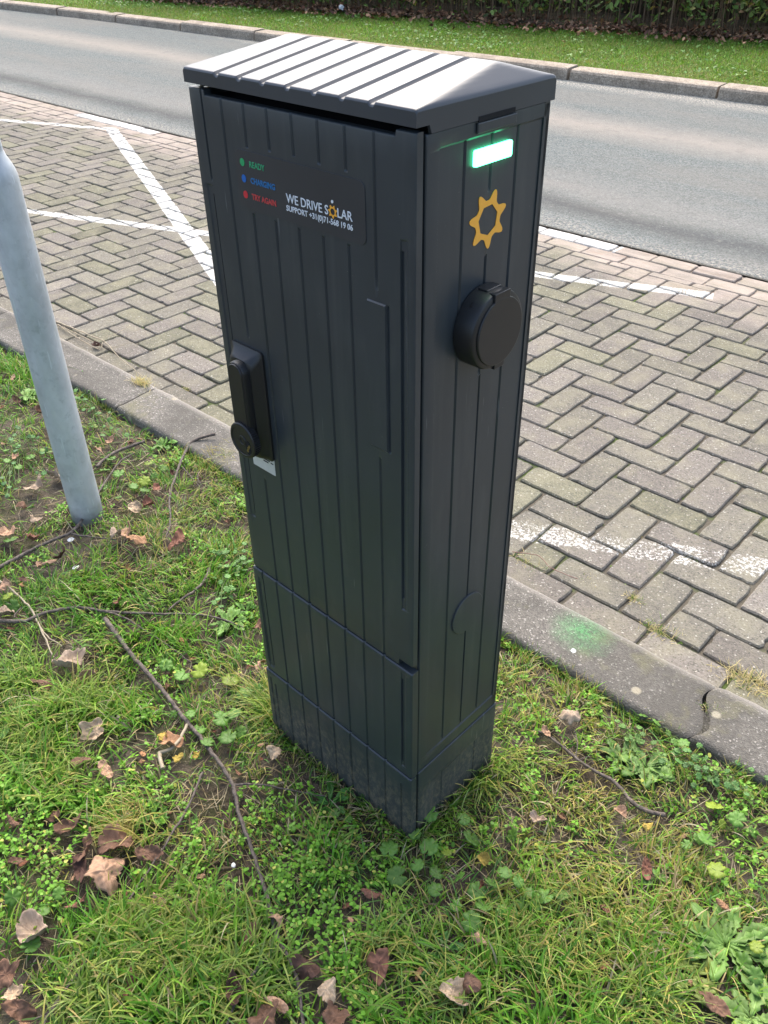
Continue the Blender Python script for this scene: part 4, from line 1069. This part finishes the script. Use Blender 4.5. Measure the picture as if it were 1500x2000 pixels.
def blob(x, y, lst):
    r_ = np.zeros(len(x))
    for (px, py, rad, a) in lst:
        c = gp(px, py); r_ = np.maximum(r_, a * np.exp(-((x - c[0]) ** 2 + (y - c[1]) ** 2) / (rad * rad)))
    return r_
LUSH = [(250,1810,.10,1),(430,1860,.11,1),(330,1930,.10,1),(90,1410,.10,1),(60,1540,.08,.8),(250,1400,.06,.8),(40,720,.16,.9),(270,1260,.10,.8),(700,1900,.05,.6),(1000,1890,.12,.8),(880,1880,.06,.7),(420,1120,.10,.7),(170,1580,.08,.7),(1050,1960,.12,.7),(360,1240,.08,.7),(200,1160,.14,.6),(640,1650,.06,.6),(780,1990,.08,.6),(1250,1830,.12,.6)]
DRY = [(1150,1560,.16,1),(1100,1380,.12,1),(1300,1700,.15,1),(1200,1760,.14,.9),(1030,1330,.10,.9),(1360,1520,.10,.6),(380,985,.16,.6),(480,1080,.10,.5),(1050,1650,.12,.9),(300,1010,.14,.5),(420,910,.07,1),(255,1610,.05,.9),(310,1020,.2,.5),(420,1330,.08,.6),(560,1480,.07,.8),(680,1600,.07,.7),(450,1600,.1,.6),(900,1750,.1,.5),(150,1300,.08,.5)]
BARE = [(430,1560,.085,1),(330,1490,.06,.9),(250,1460,.05,.8),(460,1720,.06,1),(600,1650,.03,.6),(735,1790,.06,1),(715,1850,.05,.8),(895,1590,.035,.9),(130,1050,.08,.9),(90,985,.09,.8),(30,1020,.08,.8),(300,1130,.04,.8),(290,905,.05,.7),(240,980,.06,.6),(490,1800,.03,.7),(140,1650,.05,.8),(70,1660,.04,.7),(160,1475,.05,.7),(540,1500,.05,.7),(1480,1720,.05,.6),(860,1760,.03,.5),(520,1640,.04,.6),(600,1880,.04,.5),(180,930,.05,.7),(240,1090,.06,.6),(420,1350,.035,.6),(620,1540,.04,.8),(1010,1600,.03,.6),(860,1650,.03,.6),(380,1180,.03,.6)]
CHICK = [(60,1620,.11,1),(130,1560,.06,.8),(20,1560,.08,.9),(600,1760,.09,.9),(640,1850,.09,.8),(520,1590,.06,.6),(590,1700,.08,.9),(390,1650,.04,.7),(640,1640,.05,.6),(110,1730,.06,.5),(130,1000,.05,.5),(700,1700,.06,.7),(560,1950,.06,.5),(690,1960,.06,.5),(1460,1560,.1,.4),(200,1010,.03,.5)]
LP = np.array(LEAFPOS)
TWIG_RES = []
for p_, q_ in zip(TWIG_PTS[:-1], TWIG_PTS[1:]):
    d_ = math.hypot(p_[0] - q_[0], p_[1] - q_[1])
    if d_ < .2: TWIG_RES += [(p_[0] + (q_[0] - p_[0]) * t, p_[1] + (q_[1] - p_[1]) * t) for t in np.arange(0, 1, .012 / max(d_, .012))]
def near_leaf(x, y):
    r_ = np.zeros(len(x), bool)
    for (a, b, s) in LP: r_ |= ((x - a) ** 2 + (y - b) ** 2 < (s * 1.0) ** 2)
    return r_
cr_, sr_ = math.cos(-.0238), math.sin(-.0238)
def in_post(x, y, m=.003):
    u = (x - .0481) * cr_ + (y + .8395) * sr_; v = -(x - .0481) * sr_ + (y + .8395) * cr_
    return (u > -WC - m) & (u < m) & (v > -m) & (v < DC + m)
def near_grass():
    rg = np.random.default_rng(21)
    Vs, Fs, Cs = [], [], []; off = 0
    def emit(xy, L, w, az, t0, t1, c0, c1, lift=0):
        nonlocal off
        z0 = zsoil(xy[:, 0], xy[:, 1]) - .002 + lift
        V, F, c = blades(xy, z0, L, w, az, t0, t1, c0, c1); Vs.append(V); Fs.append(F + off); Cs.append(c); off += len(V)
    GR = np.array([(.115, .275, .022), (.18, .39, .035), (.065, .18, .020), (.28, .46, .06), (.13, .29, .06)]); YE = np.array([(.42, .40, .09), (.50, .40, .15), (.34, .34, .07)]); ST = np.array([(.50, .40, .22), (.38, .28, .15), (.60, .52, .34)])
    # main sward; clumped
    def field(n_, x0, x1, y0, y1):
        x = rg.uniform(x0, x1, n_); y = rg.uniform(y0, y1, n_); return x, y
    for (n_, x0, x1, y0, y1) in ((150000, -1.35, 1.05, -1.75, -.305), (42000, -3.2, -1.35, -1.55, -.305), (16000, -5.5, 2.6, -3.4, -.31)):
        x, y = field(n_, x0, x1, y0, y1)
        lush = blob(x, y, LUSH); dry = blob(x, y, DRY); bare = blob(x, y, BARE); ck = blob(x, y, CHICK)
        cl = fbm(x, y, 26, 11); dens = (.17 + .98 * (cl > .47) * 1.0 + .5 * lush) * (1 - .95 * bare) * (1 - .35 * ck) * .60
        keep = (rng.random(n_) < dens) & ~in_post(x, y) & ((x - PX) ** 2 + (y - PY) ** 2 > .045 ** 2)
        nl = near_leaf(x, y); keep &= ~(nl & (rg.random(n_) < .93))
        TP = np.array(TWIG_RES); 
        if x0 > -2:
            g = np.zeros(n_, bool)
            for (a, b) in TP: g |= ((x - a) ** 2 + (y - b) ** 2 < .011 ** 2)
            keep &= ~(g & (rg.random(n_) < .8))
        x, y, lush, dry, bare = x[keep], y[keep], lush[keep], dry[keep], bare[keep]; n2 = len(x)
        L = rg.gamma(5, .0062, n2) * (.75 + .75 * lush + .12 * dry) + .008; L = np.minimum(L, .11)
        w = rg.uniform(.0014, .0032, n2) * (1 + .55 * lush)
        flow = fbm(x, y, 5, 30) * 14; az = flow + rg.normal(0, 1.15, n2)
        t0 = np.abs(rg.normal(.35, .35, n2)) * (1 - .3 * lush); t1 = t0 + rg.uniform(.5, 1.7, n2)
        r_ = rg.random(n2); gi = rg.integers(0, 5, n2); c0 = GR[gi] * rg.uniform(.75, 1.2, (n2, 1))
        c0[lush > .35] = (c0[lush > .35] * .5 + np.array((.13, .34, .022)) * .5)
        ydry = (r_ < .07 + .42 * dry * (1 - .3*lush)); c0[ydry] = YE[rg.integers(0, 3, ydry.sum())] * rg.uniform(.7, 1.1, (ydry.sum(), 1))
        sd_ = (rg.random(n2) < .05 + .16 * dry + .25 * bare); c0[sd_] = ST[rg.integers(0, 3, sd_.sum())] * rg.uniform(.5, 1.05, (sd_.sum(), 1))
        c1 = c0.copy(); tip = rg.random(n2) < .22 + .3 * dry; c1[tip] = c1[tip] * .4 + np.array((.52, .42, .12)) * .6
        emit(np.stack([x, y], 1), L, w, az, t0, t1, c0, c1)
    # dead thatch lying flat
    x, y = field(30000, -3, 1.0, -1.7, -.305); dry = blob(x, y, DRY); bare = blob(x, y, BARE); k = (rg.random(len(x)) < .25 + .6 * dry + .25 * bare) & ~in_post(x, y); x, y = x[k], y[k]; n2 = len(x)
    c0 = ST[rg.integers(0, 3, n2)] * rg.uniform(.35, .95, (n2, 1)); emit(np.stack([x, y], 1), rg.uniform(.02, .06, n2), rg.uniform(.0008, .0018, n2), rg.uniform(0, 6.28, n2), rg.uniform(1.2, 1.5, n2), rg.uniform(1.4, 1.75, n2), c0, c0, lift=.004)
    # long arching tussock left of the post
    def tuss(px, py, n_, rad, L0, azm, spread, mixy=.35, w0=.0018):
        c = gp(px, py); x = c[0] + rg.normal(0, rad, n_); y = c[1] + rg.normal(0, rad, n_); k = ~in_post(x, y, .006); x, y = x[k], y[k]; n2 = len(x)
        c0 = GR[rg.integers(0, 5, n2)] * rg.uniform(.7, 1.2, (n2, 1)); yy = rg.random(n2) < mixy; c0[yy] = YE[rg.integers(0, 3, yy.sum())] * rg.uniform(.7, 1.1, (yy.sum(), 1))
        c1 = c0 * .5 + np.array((.45, .36, .12)) * .5
        t0 = np.abs(rg.normal(.3, .25, n2)); emit(np.stack([x, y], 1), rg.uniform(.5, 1.1, n2) * L0, rg.uniform(.8, 1.4, n2) * w0, azm + rg.normal(0, spread, n2), t0, t0 + rg.uniform(.9, 1.9, n2), c0, c1)
    tuss(540, 1395, 190, .020, .10, 3.6, .8, .3); tuss(528, 1370, 120, .016, .10, 3.3, .8, .25)
    tuss(930, 1515, 120, .022, .10, -.7, .9, .15, .0024); tuss(975, 1480, 100, .02, .08, -.3, .9, .2); tuss(870, 1590, 70, .02, .09, -1.0, 1.0, .15)
    tuss(280, 1610, 90, .030, .10, -1.9, 1.2, .6); tuss(250, 1620, 60, .020, .09, -1.7, 1.1, .8)
    tuss(430, 900, 120, .030, .07, -2.0, 1.4, .9, .0014); tuss(335, 895, 40, .02, .06, -2, 1.5, .9, .0014)
    for (a, b) in ((330,1860),(430,1830),(250,1850),(380,1930),(500,1900),(180,1950),(300,1800)): tuss(a, b, 260, .030, .085, rg.uniform(0, 6), 2.4, .10, .0030)
    for (a, b) in ((80,1410),(30,1440),(130,1370),(60,1480),(180,1380),(120,1530),(30,1330)): tuss(a, b, 220, .032, .085, rg.uniform(0, 6), 2.4, .10, .0026)
    for (a, b) in ((1120,1900),(1000,1850),(1180,1800),(880,1960),(1280,1960),(1060,1780),(760,1840)): tuss(a, b, 200, .035, .080, rg.uniform(0, 6), 2.4, .25, .0022)
    # blades brushing the plinth
    for e in np.linspace(0, 1, 26):
        for (ua, va) in ((-WC * (1 - e), -.010), (.010, DC * e)):
            x = .0481 + ua * cr_ - va * sr_ + rg.normal(0, .004, 16); y = -.8395 + ua * sr_ * -1 * -1 + va * cr_ + rg.normal(0, .004, 16)
            kk = ~in_post(x, y, .002); x, y = x[kk], y[kk]; n2 = len(x)
            if n2 == 0: continue
            c0 = GR[rg.integers(0, 5, n2)] * rg.uniform(.7, 1.1, (n2, 1)); yy = rg.random(n2) < .35; c0[yy] = ST[rg.integers(0, 3, yy.sum())] * .8
            t0 = np.abs(rg.normal(.2, .3, n2)); emit(np.stack([x, y], 1), rg.uniform(.02, .06, n2), rg.uniform(.0010, .0022, n2), rg.normal(-1.2 if va < 0 else -.2, 1.2, n2), t0, t0 + rg.uniform(.4, 1.6, n2), c0, c0)
    # growth over the kerb edge
    xk = rg.uniform(-4, 1.6, 9000); yk_ = -.305 + rg.normal(0, .006, 9000); n2 = 9000; k = fbm(xk, yk_, 9, 40) > .46; xk, yk_ = xk[k], yk_[k]; n2 = len(xk)
    c0 = GR[rg.integers(0, 5, n2)] * rg.uniform(.7, 1.1, (n2, 1)); yy = rg.random(n2) < .35; c0[yy] = YE[rg.integers(0, 3, yy.sum())]
    t0 = np.abs(rg.normal(.5, .3, n2)); emit(np.stack([xk, np.minimum(yk_, -.302)], 1), rg.uniform(.015, .045, n2), rg.uniform(.0010, .002, n2), rg.normal(1.3, 1.2, n2), t0, t0 + rg.uniform(.4, 1.3, n2), c0, c0, lift=.004)
    o = bigmesh('grass', np.concatenate(Vs), np.concatenate(Fs), M['grass'], np.concatenate(Cs)); o['kind'] = 'stuff'
    o['label'] = 'short green and straw coloured grass of the near verge'; o['category'] = 'grass'
near_grass()

def discs(name, x, y, z, r_, cols, mat, tilt=.45, sides=6, aspect=.8, seed=5):
    rg = np.random.default_rng(seed); n_ = len(x); th = np.linspace(0, 2*math.pi, sides, endpoint=False)
    a = rg.normal(0, tilt, n_); b = rg.normal(0, tilt, n_); ya = rg.uniform(0, 6.28, n_)
    lx = np.cos(th)[None] * r_[:, None]; ly = np.sin(th)[None] * r_[:, None] * aspect; lz = -.3 * np.abs(ly) + 0*lx
    X = lx * np.cos(ya)[:, None] - ly * np.sin(ya)[:, None]; Y = lx * np.sin(ya)[:, None] + ly * np.cos(ya)[:, None]
    Z = X * np.sin(a)[:, None] + Y * np.sin(b)[:, None] - lz
    V = np.stack([X + x[:, None], Y + y[:, None], Z + z[:, None]], -1).reshape(-1, 3); F = (np.arange(n_) * sides)[:, None] + np.arange(sides)[None]
    return bigmesh(name, V, F, mat, np.repeat(cols, sides, 0), smooth=False)
def chickweed():
    rg = np.random.default_rng(31); X, Y, Z, Rr, Cc = [], [], [], [], []
    n_ = 26000; x = rg.uniform(-1.4, .9, n_); y = rg.uniform(-1.6, -.31, n_); ck = blob(x, y, CHICK); base = (fbm(x, y, 9, 60) > .60) * .35
    k = (rg.random(n_) < ck * 1.1 + base) & ~in_post(x, y) & ~near_leaf(x, y); x, y, ck = x[k], y[k], ck[k]
    for j in range(4):  # sprigs of four leaves
        m = len(x); a = rg.uniform(0, 6.28, m); d = rg.uniform(.003, .0065, m); X.append(x + d*np.cos(a)); Y.append(y + d*np.sin(a)); h = .008 + .022 * rg.random(m) * (.6 + .6*ck)
        Z.append(zsoil(x, y) + h); Rr.append(rg.uniform(.0022, .0046, m)); c = np.array((.16, .35, .03))[None] * rg.uniform(.7, 1.35, (m, 1)); yy = rg.random(m) < .06; c[yy] = (.50, .52, .10); Cc.append(c)
    X, Y, Z, Rr = map(np.concatenate, (X, Y, Z, Rr)); o = discs('chickweed', X, Y, Z, Rr, np.concatenate(Cc), M['leaf'], .35)
    o['kind'] = 'stuff'; o['label'] = 'bright small leaved chickweed creeping through the grass'; o['category'] = 'ground cover'
chickweed()

def far_grass():
    rg = np.random.default_rng(77); n_ = 150000; x = rg.uniform(-19, 3.5, n_); y = rg.uniform(6.2, 9.6, n_); y = y + (yk(x) - 6.03) * np.clip((9 - y) / 3, 0, 1)
    hd_ = 8.55 + .135 * (x + 3.2); k = (y < hd_ + .1 * rg.normal(0, 1, n_)) & (y > yk(x) + .2); x, y = x[k], y[k]; n2 = len(x)
    pal = np.array([(.12, .27, .022), (.17, .34, .035), (.22, .36, .06), (.09, .21, .02)]); c0 = pal[rg.integers(0, 4, n2)] * rg.uniform(.8, 1.2, (n2, 1)); pt = fbm(x, y, 1.6, 70)
    c0 *= (.78 + .5 * pt)[:, None]; yy = (rg.random(n2) < .10 + .3 * np.clip((6.9 - y), 0, .6)); c0[yy] = np.array((.30, .27, .08)) * rg.uniform(.7, 1.1, (yy.sum(), 1))
    t0 = np.abs(rg.normal(.4, .3, n2)); L = rg.uniform(.02, .055, n2) * (.7 + .7*pt) * np.where(y - yk(x) < .35, .7, 1)
    V, F, c = blades(np.stack([x, y], 1), zfar(x, y) - .005, L, rg.uniform(.004, .008, n2), rg.uniform(0, 6.28, n2), t0, t0 + rg.uniform(.4, 1.3, n2), c0, c0, K=2)
    o = bigmesh('far_grass', V, F, M['grass'], c); o['kind'] = 'stuff'; o['label'] = 'mown green grass of the verge across the road'; o['category'] = 'grass'
    n_ = 9000; x = rg.uniform(-15, 1, n_); y = rg.uniform(6.4, 8.6, n_); k = fbm(x, y, 2.4, 80) > .56; x, y = x[k], y[k]; n2 = len(x)
    c = np.array((.13, .27, .05)) * rg.uniform(.6, 1.4, (n2, 1)); o = discs('far_weeds', x, y, zfar(x, y) + rg.uniform(.01, .04, n2), rg.uniform(.008, .018, n2), c, M['leaf'])
    o['kind'] = 'stuff'; o['label'] = 'small leaved weeds in the grass across the road'; o['category'] = 'ground cover'
far_grass()

# ------------------------------------------------------------------ hedge across the road
def hedge():
    rg = np.random.default_rng(101); root = empty('hedge', (-6, 9.0, .12)); tag(root, 'dark leafy hedge with brown stems behind the far grass verge', 'hedge')
    n_ = 60000; x = rg.uniform(-13, 3.5, n_); d = rg.gamma(1.6, .28, n_); h = .06 + rg.random(n_) ** .8 * 1.5; lean = .18 * h
    cl = fbm(x * 1.0, h * 2.0 + d, 3.2, 110); k = (rg.random(n_) < np.clip((cl - .40) * 5, .12, 1)); x, d, h = x[k], d[k], h[k]; n2 = len(x)
    y = 8.55 + .135 * (x + 3.2) + .05 + d - .25 * np.sin(np.clip(h, 0, 1.5) / 1.5 * 3.1) + .35 * (fbm(x, h * 0, 1.3, 120) - .5); z = .11 + h
    pal = np.array([(.09, .17, .035), (.14, .26, .05), (.21, .30, .08), (.05, .09, .025), (.36, .34, .09), (.24, .14, .07)]); pi = rg.choice(6, n2, p=[.28, .26, .16, .14, .07, .09])
    c = pal[pi] * rg.uniform(.7, 1.3, (n2, 1)); r_ = rg.uniform(.016, .040, n2)
    o = discs('leaves', x + 6, y - 9.0, z - .12, r_, c, M['hedge'], .8, 6, .55, 9); o.parent = root
    # stems
    xs = rg.uniform(-13, 3.5, 2600); ys = 8.55 + .135 * (xs + 3.2) + rg.uniform(.05, 1.3, 2600); n2 = 2600
    c = np.array((.11, .075, .05)) * rg.uniform(.5, 2.2, (n2, 1)); t0 = np.abs(rg.normal(.05, .12, n2))
    V, F, cc = blades(np.stack([xs + 6, ys - 9.0], 1), np.full(n2, -.03), rg.uniform(.3, 1.5, n2), rg.uniform(.006, .014, n2), rg.uniform(0, 6.28, n2), t0, t0 + rg.uniform(0, .5, n2), c, c)
    o = bigmesh('stems', V, F, M['dead'], cc); o.parent = root
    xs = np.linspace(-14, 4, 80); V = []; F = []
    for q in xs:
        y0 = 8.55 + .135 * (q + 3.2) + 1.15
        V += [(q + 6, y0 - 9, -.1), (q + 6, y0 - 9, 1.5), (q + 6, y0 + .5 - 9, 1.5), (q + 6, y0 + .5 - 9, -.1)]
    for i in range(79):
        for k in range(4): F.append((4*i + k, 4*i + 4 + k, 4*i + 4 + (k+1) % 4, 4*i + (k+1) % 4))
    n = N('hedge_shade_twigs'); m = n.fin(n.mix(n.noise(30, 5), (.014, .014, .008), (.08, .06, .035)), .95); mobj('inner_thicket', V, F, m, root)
    # dark earth strip under it
    xs = np.linspace(-14, 4, 120); V = []; F = []
    for i, q in enumerate(xs):
        a = 8.50 + .135 * (q + 3.2) + .12 * (float(vn(q, 0, 3, 7)) - .5)
        for yy in (a, a + .5, a + 1.4): V.append((q, yy, float(zfar(q, yy)) + .012 + .02*float(vn(q, yy, 6, 3))))
    for i in range(119):
        for k in range(2): b = i*3 + k; F.append((b, b+3, b+4, b+1))
    o = mobj('hedge_bed_soil', V, F, M['soil'], smooth=True); o['kind'] = 'structure'
hedge()
# leaf litter mass in the hedge bed
rg = np.random.default_rng(140); n_ = 5200; x = rg.uniform(-13, 3, n_); y = 8.55 + .135 * (x + 3.2) + rg.normal(.0, .22, n_)
pal = np.array([TAN, BRN, DRK, RED, (.2, .13, .08)]); c = pal[rg.choice(5, n_, p=[.12, .3, .28, .1, .2])] * rg.uniform(.6, 1.1, (n_, 1))
o = discs('leaf_litter', x, y, zfar(x, y) + .03 + rg.uniform(0, .03, n_), rg.uniform(.012, .03, n_), c, M['dead'], .6, 6, .7, 14)
o['kind'] = 'stuff'; o['label'] = 'brown leaf litter rotting under the far hedge'; o['category'] = 'leaf litter'

# tufts in the kerb joint and paving
def kerb_tuft(px, py, num, L, rad, label, yel, z, name='grass_tuft', seed=1, azm=0, spread=3.0):
    rg = np.random.default_rng(seed); c = gp(px, py, z); x = rg.normal(0, rad, num); y = rg.normal(0, rad * .5, num)
    c0 = np.where(rg.random((num, 1)) < yel, np.array([(.62, .52, .26)]), np.array([(.14, .24, .04)])) * rg.uniform(.7, 1.15, (num, 1)); t0 = np.abs(rg.normal(.6, .3, num))
    V, F, cc = blades(np.stack([x, y], 1), np.zeros(num), rg.uniform(.4, 1, num) * L, rg.uniform(.001, .0018, num), azm + rg.normal(0, spread, num), t0, t0 + rg.uniform(.3, 1.0, num), c0, c0)
    o = bigmesh(name, V, F, M['grass'], cc); o.location = (c[0], c[1], z); tag(o, label, 'grass tuft')
kerb_tuft(277, 750, 260, .035, .022, 'dry straw coloured tuft sprouting on the kerb left of the post', .92, .058, seed=2)
kerb_tuft(365, 762, 50, .018, .008, 'tiny green tuft in the paving joint next to the post', .5, -.004, seed=3)
kerb_tuft(1236, 1172, 130, .022, .012, 'yellowish moss tuft in the paving joint right of the post', .75, -.006, seed=4)
kerb_tuft(1292, 1238, 200, .030, .028, 'green and yellow tuft between kerb and paving at the right', .5, -.006, seed=5)
kerb_tuft(1020, 1102, 150, .025, .030, 'low grass along the paving joint just right of the post', .5, -.006, seed=6)
kerb_tuft(1395, 1392, 160, .018, .014, 'little green tuft growing in the kerb joint', .3, .052, seed=7)
kerb_tuft(1470, 1340, 320, .040, .035, 'dry brown tuft in the gap beside the kerb at the right edge', .85, -.004, seed=8)
kerb_tuft(1150, 1135, 60, .015, .02, 'thin moss line in the joint behind the green stain', .7, -.006, seed=9)
def joint_moss():
    rg = np.random.default_rng(200); xs = []; ys = []
    n_ = 30000; x = rg.uniform(-6, 1.6, n_); y = rg.uniform(-.11, 1.9, n_)
    gx_ = x / UX; gy_ = y / UY; i = np.floor(gx_).astype(int); j = np.floor(gy_).astype(int); s = (i + j) % 4
    dx = np.minimum(gx_ - i, i + 1 - gx_) * UX; dy = np.minimum(gy_ - j, j + 1 - gy_) * UY
    left_ = (gx_ - i) < .5; low = (gy_ - j) < .5
    vert_ok = ~(((s == 2) & ~left_) | ((s == 3) & left_)); hor_ok = ~(((s == 0) & ~low) | ((s == 1) & low))
    on = ((dx < .0032) & vert_ok) | ((dy < .0032) & hor_ok); m = fbm(x, y, 3.0, 210)
    k = on & (m > .52) & (y > 0); x, y = x[k], y[k]; n2 = len(x)
    c = np.array((.10, .16, .03)) * rg.uniform(.5, 1.6, (n2, 1)); c[rg.random(n2) < .3] = (.22, .18, .08)
    o = discs('joint_moss', x, y, rg.uniform(-.008, -.002, n2), rg.uniform(.0015, .0038, n2), c, M['leaf'], .6, 6, .8, 4); o['kind'] = 'stuff'; o['label'] = 'moss growing in the joints of the paving'; o['category'] = 'moss'
joint_moss()
